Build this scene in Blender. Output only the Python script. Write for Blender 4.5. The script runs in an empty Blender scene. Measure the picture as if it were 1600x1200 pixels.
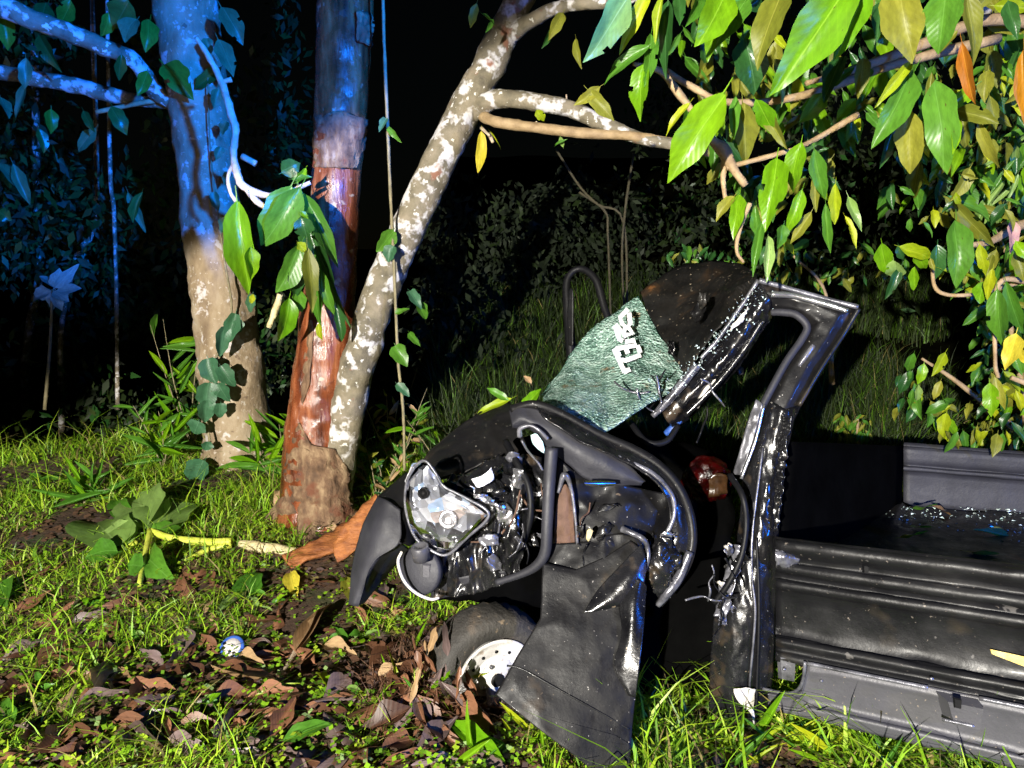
import bpy, math, random
import numpy as np
from mathutils import Vector, Matrix, noise
R = math.radians
random.seed(7); np.random.seed(7)
S = bpy.context.scene
COL = S.collection

# ------------------------------------------------------------------ camera
CAM = Vector((0, 0, 1.5)); PITCH = R(6.5); F = 1155.0
cd = bpy.data.cameras.new('camera'); cam = bpy.data.objects.new('camera', cd); COL.objects.link(cam)
cam.location = CAM; cam.rotation_euler = (R(90) - PITCH, 0, 0)
cd.sensor_width = 36; cd.lens = 36 * F / 1600; cd.clip_start = 0.05; cd.clip_end = 500
S.camera = cam

def P(px, py, d):
    """the point of the place seen at (px, py) of the photograph at world depth y = d"""
    x = (px - 800) / F; y = (600 - py) / F
    v = Vector((x, math.cos(PITCH) + y * math.sin(PITCH), -math.sin(PITCH) + y * math.cos(PITCH)))
    return CAM + v * (d / v.y)

# ------------------------------------------------------------------ world and lights (night, vehicle lamps)
W = bpy.data.worlds.new('World'); S.world = W; W.use_nodes = True
nt = W.node_tree; bg = nt.nodes['Background']
sk = nt.nodes.new('ShaderNodeTexSky'); sk.sky_type = 'NISHITA'; sk.sun_disc = False
sk.sun_elevation = R(4); sk.sun_rotation = R(200)
nt.links.new(sk.outputs[0], bg.inputs[0]); bg.inputs[1].default_value = 0.0006
S.view_settings.view_transform = 'Standard'; S.view_settings.look = 'None'
S.view_settings.gamma = 1; S.view_settings.use_curve_mapping = False; S.view_settings.exposure = 0

def spot(name, loc, target, power, col, size, blend, rad):
    l = bpy.data.lights.new(name, 'SPOT'); l.energy = power; l.color = col
    l.spot_size = R(size); l.spot_blend = blend; l.shadow_soft_size = rad
    o = bpy.data.objects.new(name, l); COL.objects.link(o); o.location = loc
    o.rotation_euler = (Vector(target) - Vector(loc)).to_track_quat('-Z', 'Y').to_euler()
    return o
WL = Vector((-2.2, -4.2, 2.0))
AZ, EL = R(76), R(-62)                                   # the dipped beam ends on the trunks at upper left
wl_axis = Vector((math.sin(AZ) * math.cos(EL), math.cos(AZ) * math.cos(EL), math.sin(EL)))
spot('headlamp_light', WL, WL + wl_axis, 7400, (1, .95, .85), 165.2, .025, .05)
BL = Vector((3.7, -0.6, 1.3))
spot('police_beacon_light', BL, P(700, 500, 4.0), 520, (.004, .16, 1), 80, .8, .08)
spot('police_beacon_light', (1.7, -1.2, 2.0), P(150, -15, 5.0), 8000, (.001, .17, 1), 30.5, .5, .08)

# ------------------------------------------------------------------ ground shape
def smooth(a, b, t):
    t = min(1, max(0, (t - a) / (b - a))); return t * t * (3 - 2 * t)
def gz(x, y):
    z = 0.2 * max(0, y - 3)
    left = 1 - smooth(-1.6, -0.6, x + (y - 5) * 0.05)
    yd = 5.35 + 0.25 * math.sin(x * 2.1)
    z -= left * max(0, min(3.5, (y - yd) * 1.1))
    z += (1 - left) * 0.24 * max(0, min(10, y - 6.0))
    z = min(z, 4.5)
    z += 0.05 * noise.noise(Vector((x * .9, y * .9, 0))) + 0.02 * noise.noise(Vector((x * 3, y * 3, 4)))
    z += 0.07 * math.exp(-((x + .3) ** 2 + (y - 2.85) ** 2) / .10) + .13 * math.exp(-((x + .31) ** 2 / .012 + (y - 2.52) ** 2 / .02))
    return z
def G(px, py):
    """the point of the ground seen at (px, py)"""
    a, b = CAM, P(px, py, 12.0)
    for i in range(1, 1200):
        q = a.lerp(b, i / 1200)
        if q.z < gz(q.x, q.y): return q
    return b

# ------------------------------------------------------------------ materials
def newmat(name):
    m = bpy.data.materials.new(name); m.use_nodes = True
    n = m.node_tree.nodes; b = n['Principled BSDF']; return m, m.node_tree, n, b
def ramp(nt, fac, stops):
    r = nt.nodes.new('ShaderNodeValToRGB'); e = r.color_ramp.elements
    while len(e) > 1: e.remove(e[-1])
    e[0].position = stops[0][0]; e[0].color = (*stops[0][1], 1)
    for p, c in stops[1:]:
        k = e.new(p); k.color = (*c, 1)
    nt.links.new(fac, r.inputs[0]); return r.outputs[0]
def g3(v): return (v, v, v)
def tex(nt, kind, scale, detail=4, rough=.55, coord='Object', stretch=None, feature=None, dist=0):
    tc = nt.nodes.new('ShaderNodeTexCoord'); out = tc.outputs[coord]
    if stretch:
        mp = nt.nodes.new('ShaderNodeMapping'); mp.inputs['Scale'].default_value = stretch
        nt.links.new(out, mp.inputs[0]); out = mp.outputs[0]
    if kind == 'noise':
        t = nt.nodes.new('ShaderNodeTexNoise'); t.inputs['Detail'].default_value = detail
        t.inputs['Roughness'].default_value = rough; t.inputs['Distortion'].default_value = dist; o = t.outputs['Fac']
    else:
        t = nt.nodes.new('ShaderNodeTexVoronoi'); o = t.outputs['Distance']
        if feature: t.feature = feature
    t.inputs['Scale'].default_value = scale; nt.links.new(out, t.inputs['Vector']); return o
def mixc(nt, fac, a, b, mode='MIX'):
    m = nt.nodes.new('ShaderNodeMix'); m.data_type = 'RGBA'; m.blend_type = mode
    for i, v in ((0, fac), (6, a), (7, b)):
        if isinstance(v, (int, float)): m.inputs[i].default_value = v
        elif isinstance(v, tuple): m.inputs[i].default_value = (*v, 1)
        else: nt.links.new(v, m.inputs[i])
    return m.outputs[2]
def bump(nt, b, h, strength, dist=.01, prev=None):
    k = nt.nodes.new('ShaderNodeBump'); k.inputs['Strength'].default_value = strength
    k.inputs['Distance'].default_value = dist; nt.links.new(h, k.inputs['Height'])
    if prev: nt.links.new(prev, k.inputs['Normal'])
    nt.links.new(k.outputs[0], b.inputs['Normal']); return k.outputs[0]

def mottled(name, stops, scale, rough=.6, metal=0, bstr=.3, bscale=None, coat=0, stretch=None, spec=.5,
            spots=None, dist=0, rvar=0, detail=5):
    m, t, n, b = newmat(name)
    c = ramp(t, tex(t, 'noise', scale, detail, .6, stretch=stretch, dist=dist), stops)
    if spots:
        for (sc, lo, hi, colr) in spots:
            f = ramp(t, tex(t, 'noise', sc, 3, .6), [(lo, g3(0)), (hi, g3(1))]); c = mixc(t, f, c, colr)
    t.links.new(c, b.inputs['Base Color'])
    b.inputs['Roughness'].default_value = rough; b.inputs['Metallic'].default_value = metal
    b.inputs['Coat Weight'].default_value = coat; b.inputs['Coat Roughness'].default_value = .12
    b.inputs['Specular IOR Level'].default_value = spec
    if rvar:
        f = ramp(t, tex(t, 'noise', scale * 2.3, 5, .7), [(.35, g3(max(.03, rough - rvar))), (.65, g3(rough + rvar))])
        t.links.new(f, b.inputs['Roughness'])
    if bstr: bump(t, b, tex(t, 'noise', bscale or scale * 4, 5, .65, stretch=stretch), bstr)
    return m

def leafmat(name, a, b2, rough=.35, transl=.35, vein=1.25, sc=6, holes=None):
    m, t, n, b = newmat(name)
    oi = n.new('ShaderNodeObjectInfo')
    base = ramp(t, oi.outputs['Random'], [(0, a), (1, b2)])
    f = ramp(t, tex(t, 'noise', sc, 4, .6, coord='Generated'), [(.3, g3(.75)), (.7, g3(1.2))])
    c = mixc(t, 1.0, base, f, 'MULTIPLY')
    tc = n.new('ShaderNodeTexCoord'); sx = n.new('ShaderNodeSeparateXYZ'); t.links.new(tc.outputs['Generated'], sx.inputs[0])
    def mth(op, x, y=None):
        k = n.new('ShaderNodeMath'); k.operation = op
        for i, v in enumerate((x, y)):
            if v is None: continue
            if isinstance(v, (int, float)): k.inputs[i].default_value = v
            else: t.links.new(v, k.inputs[i])
        return k.outputs[0]
    ax = mth('ABSOLUTE', mth('SUBTRACT', sx.outputs[0], .5))
    mid = ramp(t, ax, [(0, g3(.7)), (.022, g3(0))])
    side = mth('SINE', mth('MULTIPLY', mth('SUBTRACT', sx.outputs[1], mth('MULTIPLY', ax, .5)), 75))
    sv = ramp(t, side, [(.90, g3(0)), (1, g3(.10))])
    c = mixc(t, mid, c, tuple(min(1, x * vein + .03) for x in b2)); c = mixc(t, sv, c, tuple(min(1, x * vein) for x in b2))
    c = mixc(t, ramp(t, tex(t, 'noise', 9, 3, .6, coord='Object', stretch=(1, 1, 1)), [(.70, g3(0)), (.73, g3(.8))]), c, (.07, .04, .015))
    c = mixc(t, ramp(t, tex(t, 'noise', 2.2, 3, .6, coord='Object'), [(.5, g3(0)), (.75, g3(.35))]), c, tuple(x * .45 for x in b2))
    t.links.new(c, b.inputs['Base Color']); b.inputs['Roughness'].default_value = rough
    b.inputs['Specular IOR Level'].default_value = .3
    bump(t, b, mth('ADD', side, mth('MULTIPLY', mid, 2)), .06, .003)
    tr = n.new('ShaderNodeBsdfTranslucent'); t.links.new(c, tr.inputs[0])
    mx = n.new('ShaderNodeMixShader'); mx.inputs[0].default_value = transl
    out = n['Material Output']; t.links.new(b.outputs[0], mx.inputs[1]); t.links.new(tr.outputs[0], mx.inputs[2])
    t.links.new(mx.outputs[0], out.inputs[0]); return m

M = {}
M['soil'] = mottled('soil', [(.3, (.025, .013, .008)), (.5, (.06, .032, .018)), (.72, (.10, .06, .035))], 7, .85, bstr=.9, bscale=40,
                    spots=[(3.0, .5, .62, (.030, .045, .010))])
M['ground_unlit'] = mottled('ground_unlit', [(.3, (.002, .002, .001)), (.7, (.007, .007, .003))], 7, 1, bstr=.9, bscale=40, spec=0)  # darkened ground colour, standing in for the lack of light far back
M['pale_bark'] = mottled('pale_bark', [(.28, (.13, .085, .05)), (.48, (.27, .20, .12)), (.66, (.36, .29, .20))], 5, .75, bstr=.9, bscale=22,
                         spots=[(9, .60, .64, (.50, .46, .44)), (4, .60, .70, (.24, .17, .10)), (16, .67, .70, (.16, .11, .07)), (30, .60, .66, (.42, .36, .29))], stretch=(1.5, 1.5, .8))
M['red_bark'] = mottled('red_bark', [(.3, (.045, .012, .006)), (.5, (.17, .045, .016)), (.7, (.33, .12, .05))], 6, .28, bstr=.6, bscale=18,
                        stretch=(3, 3, .45), spec=.5, rvar=.12, spots=[(14, .64, .7, (.36, .28, .20)), (7, .63, .69, (.08, .02, .01))])
M['rough_bark'] = mottled('rough_bark', [(.3, (.05, .026, .014)), (.5, (.15, .085, .045)), (.7, (.33, .23, .13))], 9, .8, bstr=1.4, bscale=22, spots=[(7, .56, .66, (.13, .045, .02))], stretch=(2, 2, .9))
M['grey_bark'] = mottled('grey_bark', [(.3, (.07, .06, .04)), (.5, (.17, .145, .095)), (.68, (.24, .20, .14))], 9, .75, bstr=.9, bscale=34,
                         spots=[(11, .52, .60, (.56, .54, .53)), (7, .66, .72, (.22, .10, .06)), (24, .63, .66, (.62, .60, .55))])
M['twig'] = mottled('twig', [(.3, (.20, .13, .06)), (.7, (.42, .30, .16))], 18, .7, bstr=.5)
M['pale_twig'] = mottled('pale_twig', [(.3, (.34, .25, .16)), (.7, (.58, .48, .36))], 25, .7, bstr=.5)
M['vine'] = mottled('vine', [(.3, (.14, .12, .06)), (.7, (.26, .22, .12))], 20, .7, bstr=.4)
M['dark_twig'] = mottled('dark_twig', [(.3, (.03, .026, .014)), (.7, (.07, .06, .03))], 20, .8, bstr=.4)
M['leaf_bright'] = leafmat('leaf_bright', (.10, .27, .006), (.20, .38, .008), .32)
M['leaf_green'] = leafmat('leaf_green', (.055, .17, .015), (.10, .26, .025), .33)
M['leaf_dark'] = leafmat('leaf_dark', (.015, .06, .012), (.03, .10, .02), .3, .15)  # dark green, which also stands in for shadow on an overhanging leaf
M['leaf_olive'] = leafmat('leaf_olive', (.15, .17, .018), (.26, .26, .03), .45)
M['leaf_lime'] = leafmat('leaf_lime', (.26, .36, .01), (.38, .42, .012), .4)
M['leaf_pale'] = leafmat('leaf_pale', (.17, .30, .06), (.26, .40, .11), .32)
M['leaf_lit'] = leafmat('leaf_lit', (.40, .56, .50), (.50, .64, .58), .4)  # lightened leaf colour standing in for beacon light on the tuft
M['leaf_orange'] = leafmat('leaf_orange', (.35, .12, .01), (.50, .24, .015), .45)
M['leaf_yellow'] = leafmat('leaf_yellow', (.55, .45, .03), (.65, .55, .05), .45)
M['leaf_pink'] = leafmat('leaf_pink', (.5, .25, .22), (.6, .34, .3), .5)
M['leaf_brown'] = leafmat('leaf_brown', (.035, .015, .008), (.24, .11, .058), .45, .08, 1.15)
M['leaf_grey'] = leafmat('leaf_grey', (.06, .04, .035), (.17, .12, .115), .4, .05, 1.2)
M['leaf_tan'] = leafmat('leaf_tan', (.22, .13, .06), (.40, .27, .14), .6, .1, 1.2)
M['leaf_ivy'] = leafmat('leaf_ivy', (.035, .11, .05), (.06, .16, .08), .4, .2)
def plain(name, c, rough=.6, tr=.3):
    m, t, n, b = newmat(name)
    cc = ramp(t, tex(t, 'noise', 3, 5, .8), [(.3, tuple(x * .55 for x in c)), (.7, tuple(min(1, x * 1.35) for x in c))])
    t.links.new(cc, b.inputs['Base Color']); b.inputs['Roughness'].default_value = rough
    k = n.new('ShaderNodeBsdfTranslucent'); t.links.new(cc, k.inputs[0])
    mx = n.new('ShaderNodeMixShader'); mx.inputs[0].default_value = tr
    t.links.new(b.outputs[0], mx.inputs[1]); t.links.new(k.outputs[0], mx.inputs[2]); t.links.new(mx.outputs[0], n['Material Output'].inputs[0])
    return m
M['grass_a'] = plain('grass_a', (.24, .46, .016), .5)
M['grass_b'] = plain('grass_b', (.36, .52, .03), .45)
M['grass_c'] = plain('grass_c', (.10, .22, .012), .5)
M['grass_dry'] = plain('grass_dry', (.30, .24, .08), .7)
M['clover'] = plain('clover', (.28, .42, .14), .35, .2)
M['litter'] = plain('litter', (.13, .065, .035), .75, .05)
M['bank_grass_shaded'] = plain('bank_grass_shaded', (.035, .062, .006), .6)  # grass green darkened so the falloff of light sits in the colour
M['thicket_shaded'] = plain('thicket_shaded', (.008, .017, .003), .8)  # weed green taken almost to black in place of shade
M['bank_shaded'] = plain('bank_shaded', (.018, .035, .006), .6)  # darker still, the bank's night shade put into the green
# truck
M['black_paint'] = mottled('black_paint', [(.35, (.004, .004, .005)), (.6, (.009, .0085, .0085)), (.8, (.028, .023, .018))], 5, .48, 0, .12, 60, coat=.05, spec=.2,
                           spots=[(30, .70, .76, (.10, .075, .05)), (7, .62, .74, (.035, .026, .018)), (95, .70, .73, (.3, .28, .25))], rvar=.14)
M['gloss_paint'] = mottled('gloss_paint', [(.35, (.004, .004, .005)), (.7, (.014, .014, .016))], 7, .26, .1, .25, 30, coat=.35, rvar=.1,
                           spots=[(48, .69, .74, (.18, .14, .09)), (8, .60, .72, (.05, .035, .022)), (90, .70, .73, (.4, .38, .34))])
M['rust_paint'] = mottled('rust_paint', [(.35, (.004, .004, .004)), (.56, (.010, .009, .008)), (.66, (.03, .018, .01)), (.72, (.14, .06, .02))], 4.5, .5, 0, .25, 50, coat=.1, spec=.3, rvar=.15, dist=.6,
                          spots=[(60, .66, .70, (.22, .18, .13))])
M['panel'] = mottled('panel', [(.3, (.004, .004, .005)), (.6, (.010, .010, .011)), (.85, (.028, .027, .026))], 3.5, .42, .05, .14, 40, coat=.12, spec=.35, rvar=.12, stretch=(1, 1, 1),
                     spots=[(70, .68, .72, (.14, .12, .10)), (5, .60, .75, (.035, .027, .018)), (11, .68, .70, (.09, .085, .08))])
M['skirt'] = mottled('skirt', [(.3, (.045, .045, .052)), (.7, (.08, .078, .088))], 3, .45, .1, .15, 60, rvar=.08, spots=[(80, .68, .72, (.24, .2, .16))])
M['plastic'] = mottled('plastic', [(.3, (.012, .012, .016)), (.7, (.026, .026, .034))], 6, .6, 0, .15, 80, rvar=.08)
M['cab_shade'] = mottled('cab_shade', [(.3, (.0006, .0006, .0007)), (.7, (.002, .002, .002))], 6, .9, 0, .3, 30, spec=.02)  # near-black that stands in for the shade inside the cab
M['rubber'] = mottled('rubber', [(.3, (.018, .017, .016)), (.55, (.042, .038, .034)), (.75, (.10, .075, .055))], 9, .7, 0, .8, 45, spots=[(26, .63, .7, (.16, .12, .08))])
M['rim'] = mottled('rim', [(.3, (.45, .43, .42)), (.6, (.60, .59, .58)), (.8, (.36, .29, .22))], 12, .5, 0, .15, 50, spots=[(16, .55, .66, (.24, .17, .11)), (60, .66, .70, (.08, .05, .03))])
M['chrome'] = mottled('chrome', [(.3, (.55, .55, .60)), (.7, (.85, .85, .9))], 8, .22, .9, .25, 30, rvar=.1)
M['trim'] = mottled('trim', [(.3, (.03, .03, .035)), (.7, (.22, .22, .25))], 14, .3, .4, .3, 30, coat=.4)
M['reflector'] = mottled('reflector', [(.3, (.60, .60, .66)), (.55, (.92, .92, .97)), (.75, (.62, .74, .95))], 14, .3, .3, .3, 30, rvar=.12,
                         spots=[(18, .66, .70, (.35, .16, .06))])
M['handle_metal'] = mottled('handle_metal', [(.3, (.7, .7, .72)), (.7, (.8, .8, .82))], 8, .24, 1, .02, 30)
M['seal'] = mottled('seal', [(.3, (.003, .003, .004)), (.7, (.008, .008, .009))], 9, .5, 0, .1, spec=.2)
M['sticker'] = mottled('sticker', [(.3, (.62, .62, .66)), (.7, (.80, .80, .84))], 30, .5, 0, .05)
M['brown_cloth'] = mottled('brown_cloth', [(.3, (.06, .03, .018)), (.7, (.13, .07, .045))], 20, .8)
M['red_lens'] = mottled('red_lens', [(.40, (.003, .0002, .0002)), (.66, (.03, .0008, .0008))], 16, .22, 0, .9, 30, coat=.3, spec=.3)
M['amber_lens'] = mottled('amber_lens', [(.3, (.015, .007, .003)), (.7, (.05, .022, .008))], 22, .3, 0, .3, 30, coat=1)
M['decal'] = mottled('decal', [(.3, (.60, .42, .08)), (.7, (.72, .58, .25))], 20, .5)
M['mirror_glass'] = mottled('mirror_glass', [(.3, (.45, .72, .68)), (.7, (.62, .85, .80))], 6, .25, .1, .05)
M['blue_plastic'] = mottled('blue_plastic', [(.3, (.02, .06, .25)), (.7, (.04, .12, .45))], 10, .4)
M['white_plastic'] = mottled('white_plastic', [(.3, (.45, .42, .38)), (.7, (.66, .62, .58))], 20, .5)
M['wood_orange'] = mottled('wood_orange', [(.3, (.13, .035, .01)), (.6, (.34, .12, .03)), (.8, (.45, .2, .06))], 8, .6, bstr=.8, bscale=30, stretch=(1, 4, 4))
M['wood_pale'] = mottled('wood_pale', [(.3, (.26, .15, .07)), (.6, (.46, .31, .17)), (.8, (.55, .42, .28))], 12, .7, bstr=.8, bscale=30)
M['husk'] = mottled('husk', [(.3, (.42, .34, .16)), (.7, (.66, .58, .34))], 20, .6, bstr=.6)
M['lime_stem'] = mottled('lime_stem', [(.3, (.42, .50, .04)), (.7, (.60, .62, .10))], 15, .45, bstr=.3)
m, t, n, b = newmat('broken_reflector')
tc = n.new('ShaderNodeTexCoord'); vo = n.new('ShaderNodeTexVoronoi'); vo.inputs['Scale'].default_value = 21; t.links.new(tc.outputs['Object'], vo.inputs['Vector'])
sp_ = n.new('ShaderNodeSeparateColor'); t.links.new(vo.outputs['Color'], sp_.inputs[0])
cc = ramp(t, sp_.outputs[0], [(0, (.05, .05, .06)), (.25, (.22, .23, .27)), (.42, (.60, .62, .70)), (.6, (.85, .85, .90)), (.78, (.45, .62, .90)), (.86, (.80, .80, .84)), (.985, (.38, .24, .18))]); t.links.new(cc, b.inputs['Base Color'])  # bright, dark and blue reflections are put into the facet colours
b.inputs['Metallic'].default_value = .55; b.inputs['Roughness'].default_value = .25; bump(t, b, vo.outputs['Distance'], 1.0, .04)
M['broken_reflector'] = m
# cracked windscreen glass
m, t, n, b = newmat('cracked_glass')
c1 = ramp(t, tex(t, 'voronoi', 62, feature='DISTANCE_TO_EDGE'), [(0, g3(1)), (.05, g3(.0))])
c2 = ramp(t, tex(t, 'voronoi', 20, feature='DISTANCE_TO_EDGE', stretch=(1, 1, 1.6)), [(0, g3(1)), (.022, g3(0))])
pat = ramp(t, tex(t, 'noise', 8, 5, .7), [(.38, g3(.1)), (.60, g3(1))])
cr = mixc(t, 1.0, mixc(t, 1.0, c1, pat, 'MULTIPLY'), c2, 'ADD')
colr = ramp(t, tex(t, 'noise', 12, 6, .7), [(.33, (.03, .07, .06)), (.44, (.14, .26, .21)), (.54, (.34, .52, .44)), (.66, (.66, .82, .75))])
colr = mixc(t, cr, colr, (.62, .82, .76))
colr = mixc(t, ramp(t, tex(t, 'noise', 5, 5, .7, stretch=(1, 1, 3.2)), [(.62, g3(0)), (.68, g3(.8))]), colr, (.30, .15, .06))
t.links.new(colr, b.inputs['Base Color']); b.inputs['Roughness'].default_value = .13
b.inputs['Coat Weight'].default_value = .5
bump(t, b, tex(t, 'voronoi', 75), 1.0, .012)
tr = n.new('ShaderNodeBsdfTransparent'); tr.inputs[0].default_value = (.55, .8, .72, 1)
mx = n.new('ShaderNodeMixShader')
inv = ramp(t, cr, [(0, g3(.42)), (.5, g3(0))]); t.links.new(inv, mx.inputs[0])
t.links.new(b.outputs[0], mx.inputs[1]); t.links.new(tr.outputs[0], mx.inputs[2]); t.links.new(mx.outputs[0], n['Material Output'].inputs[0])
M['cracked_glass'] = m
m, t, n, b = newmat('clear_glass')
b.inputs['Roughness'].default_value = .05; b.inputs['Base Color'].default_value = (.9, .95, 1, 1); b.inputs['Metallic'].default_value = 0
tr = n.new('ShaderNodeBsdfTransparent'); mx = n.new('ShaderNodeMixShader'); fr = n.new('ShaderNodeFresnel')
gl = n.new('ShaderNodeBsdfGlossy'); gl.inputs['Roughness'].default_value = .08
k = n.new('ShaderNodeMath'); k.operation = 'ADD'; k.inputs[1].default_value = .06; t.links.new(fr.outputs[0], k.inputs[0])
t.links.new(k.outputs[0], mx.inputs[0]); t.links.new(tr.outputs[0], mx.inputs[1]); t.links.new(gl.outputs[0], mx.inputs[2])
t.links.new(mx.outputs[0], n['Material Output'].inputs[0]); M['clear_glass'] = m
m, t, n, b = newmat('shard_glass'); b.inputs['Base Color'].default_value = (.6, .75, .72, 1); b.inputs['Roughness'].default_value = .15
t.links.new(ramp(t, tex(t, 'noise', 60), [(.3, (.35, .5, .48)), (.7, (.8, .9, .88))]), b.inputs['Base Color']); M['shard_glass'] = m

# ------------------------------------------------------------------ object helpers
def tag(o, label=None, cat=None, group=None, kind=None):
    for k, v in (('label', label), ('category', cat), ('group', group), ('kind', kind)):
        if v: o[k] = v
    return o
def thing(name, loc, label, cat, group=None):
    o = bpy.data.objects.new(name, None); o.empty_display_size = .1; COL.objects.link(o); o.location = loc
    return tag(o, label, cat, group)
def worldloc(o):
    v = Vector((0, 0, 0))
    while o: v = v + Vector(o.location); o = o.parent
    return v
def obj(name, verts, faces, mat, parent=None, sm=True, origin=None, mats=None, mi=None):
    """one mesh object out of world-space points"""
    verts = np.asarray([tuple(v) for v in verts] if not isinstance(verts, np.ndarray) else verts, dtype=float)
    if origin is None:
        if parent is None:
            lo, hi = verts.min(0), verts.max(0); origin = Vector(((lo[0] + hi[0]) / 2, (lo[1] + hi[1]) / 2, lo[2]))
        else: origin = worldloc(parent)
    o_ = np.array(tuple(origin)); me = bpy.data.meshes.new(name)
    me.from_pydata((verts - o_).tolist(), [], faces if isinstance(faces, list) else faces.tolist())
    for mm in (mats or [mat]): me.materials.append(mm if not isinstance(mm, str) else M[mm])
    if mi is not None: me.polygons.foreach_set('material_index', np.asarray(mi, dtype=np.int32))
    me.polygons.foreach_set('use_smooth', [sm] * len(me.polygons)); me.update()
    o = bpy.data.objects.new(name, me); COL.objects.link(o)
    if parent: o.parent = parent; o.location = Vector(origin) - worldloc(parent)
    else: o.location = origin
    return o
def cr(p0, p1, p2, p3, t):
    return 0.5 * ((2 * p1) + (p2 - p0) * t + (2 * p0 - 5 * p1 + 4 * p2 - p3) * t * t + (3 * p1 - p0 - 3 * p2 + p3) * t ** 3)
def spline(pts, n):
    pts = [np.array(tuple(p), dtype=float) for p in pts]
    if len(pts) == 2: return [pts[0] + (pts[1] - pts[0]) * i / n for i in range(n + 1)]
    out = []; m_ = len(pts) - 1
    for i in range(n + 1):
        u = i / n * m_; k = min(int(u), m_ - 1); t = u - k
        out.append(cr(pts[k - 1] if k else 2 * pts[0] - pts[1], pts[k], pts[k + 1], pts[k + 2] if k + 2 <= m_ else 2 * pts[-1] - pts[-2], t))
    return out
def tube_geo(pts, seg=10, n=None, lump=0, lf=6, flat=1.0):
    """pts: world (x,y,z,r)"""
    sp = spline(pts, n or (len(pts) - 1) * 8); V = []; Fc = []
    ref = Vector((.3, 1, .2)).normalized()
    for i, p in enumerate(sp):
        a = sp[max(0, i - 1)]; b_ = sp[min(len(sp) - 1, i + 1)]
        T = Vector(b_[:3] - a[:3]).normalized(); N = ref - T * ref.dot(T)
        if N.length < .1: N = Vector((1, 0, 0)) - T * T.x
        N.normalize(); B = T.cross(N)
        for j in range(seg):
            th = 2 * math.pi * j / seg; q = N * math.cos(th) * flat + B * math.sin(th)
            r = max(.0005, p[3]); c = Vector(p[:3])
            if lump: r *= 1 + lump * noise.noise((c + q * r) * lf) + lump * .5 * noise.noise((c + q * r) * lf * 2.7)
            V.append(c + q * r)
    for i in range(len(sp) - 1):
        for j in range(seg):
            k = (j + 1) % seg; Fc.append((i * seg + j, i * seg + k, (i + 1) * seg + k, (i + 1) * seg + j))
    Fc.append(tuple(range(seg))[::-1]); Fc.append(tuple((len(sp) - 1) * seg + j for j in range(seg)))
    return V, Fc
def px4(pts):
    """(px, py, depth, half-width px) -> world (x,y,z,r)"""
    return [(*P(a, b_, d), r * d / F) for a, b_, d, r in pts]
def tube(name, pts, mat, parent=None, seg=10, n=None, lump=0, lf=6, world=False, flat=1.0):
    V, Fc = tube_geo(pts if world else px4(pts), seg, n, lump, lf, flat); return obj(name, V, Fc, mat, parent)
def join(geos):
    V, Fc, mi = [], [], []
    for k, (v, f) in enumerate(geos):
        o = len(V); V += list(v); Fc += [tuple(i + o for i in q) for q in f]; mi += [k] * len(f)
    return V, Fc
def sheet_geo(rows, nu=10, nv=10, amp=0, freq=8, th=.004, linear=False, seed=0, edge=1.0, world=False, fold=1, an=(1, 1, 1)):
    """a bent sheet through rows of (px,py,depth) points, crumpled and given thickness"""
    rows = [[(P(*p) if not world else Vector(p)) for p in r] for r in rows]
    def line(pts, n):
        if not linear: return spline(pts, n)
        pts = [np.array(tuple(p)) for p in pts]; m_ = len(pts) - 1; out = []
        for i in range(n + 1):
            u = i / n * m_; k = min(int(u), m_ - 1); out.append(pts[k] + (pts[k + 1] - pts[k]) * (u - k))
        return out
    NU = nu * (len(rows[0]) - 1); NV = nv * (len(rows) - 1)
    H = [line(r, NU) for r in rows]
    Gd = [[None] * (NU + 1) for _ in range(NV + 1)]
    for i in range(NU + 1):
        colm = line([h[i] for h in H], NV)
        for j in range(NV + 1): Gd[j][i] = Vector(colm[j])
    Nn = [[None] * (NU + 1) for _ in range(NV + 1)]
    for j in range(NV + 1):
        for i in range(NU + 1):
            du = Gd[j][min(NU, i + 1)] - Gd[j][max(0, i - 1)]; dv = Gd[min(NV, j + 1)][i] - Gd[max(0, j - 1)][i]
            nn = du.cross(dv); nn = nn.normalized() if nn.length > 1e-9 else Vector((0, -1, 0))
            if nn.y > 0: nn = -nn
            Nn[j][i] = nn
    V = []
    off = Vector((seed * 7.3, seed * 3.1, seed))
    for j in range(NV + 1):
        for i in range(NU + 1):
            p = Gd[j][i]; h = 0
            if amp:
                q = Vector((p.x * an[0], p.y * an[1], p.z * an[2])) * freq + off
                a = noise.noise(q); b_ = noise.noise(q * 2.1 + Vector((3, 1, 2))); c_ = noise.noise(q * 4.7)
                h = amp * ((1 - 2 * abs(a)) * .8 * fold + a * (1 - fold) + .45 * (1 - 2 * abs(b_)) + .18 * c_)
                e = min(i, NU - i, j, NV - j) / 3; h *= edge + (1 - edge) * min(1, e)
                p = p + Vector((noise.noise(q * 1.3 + Vector((9, 9, 9))), 0, noise.noise(q * 1.3 + Vector((5, 2, 9))))) * amp * .5 * edge
            V.append(p + Nn[j][i] * h)
    n0 = len(V); w = NU + 1
    V += [V[j * w + i] - Nn[j][i] * th for j in range(NV + 1) for i in range(NU + 1)]
    Fc = []
    for j in range(NV):
        for i in range(NU):
            a = j * w + i; Fc.append((a, a + 1, a + w + 1, a + w)); Fc.append((n0 + a, n0 + a + w, n0 + a + w + 1, n0 + a + 1))
    for i in range(NU):
        Fc.append((i, n0 + i, n0 + i + 1, i + 1)); a = NV * w + i; Fc.append((a, a + 1, n0 + a + 1, n0 + a))
    for j in range(NV):
        a = j * w; Fc.append((a, a + w, n0 + a + w, n0 + a)); a = j * w + NU; Fc.append((a, n0 + a, n0 + a + w, a + w))
    return V, Fc
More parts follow.
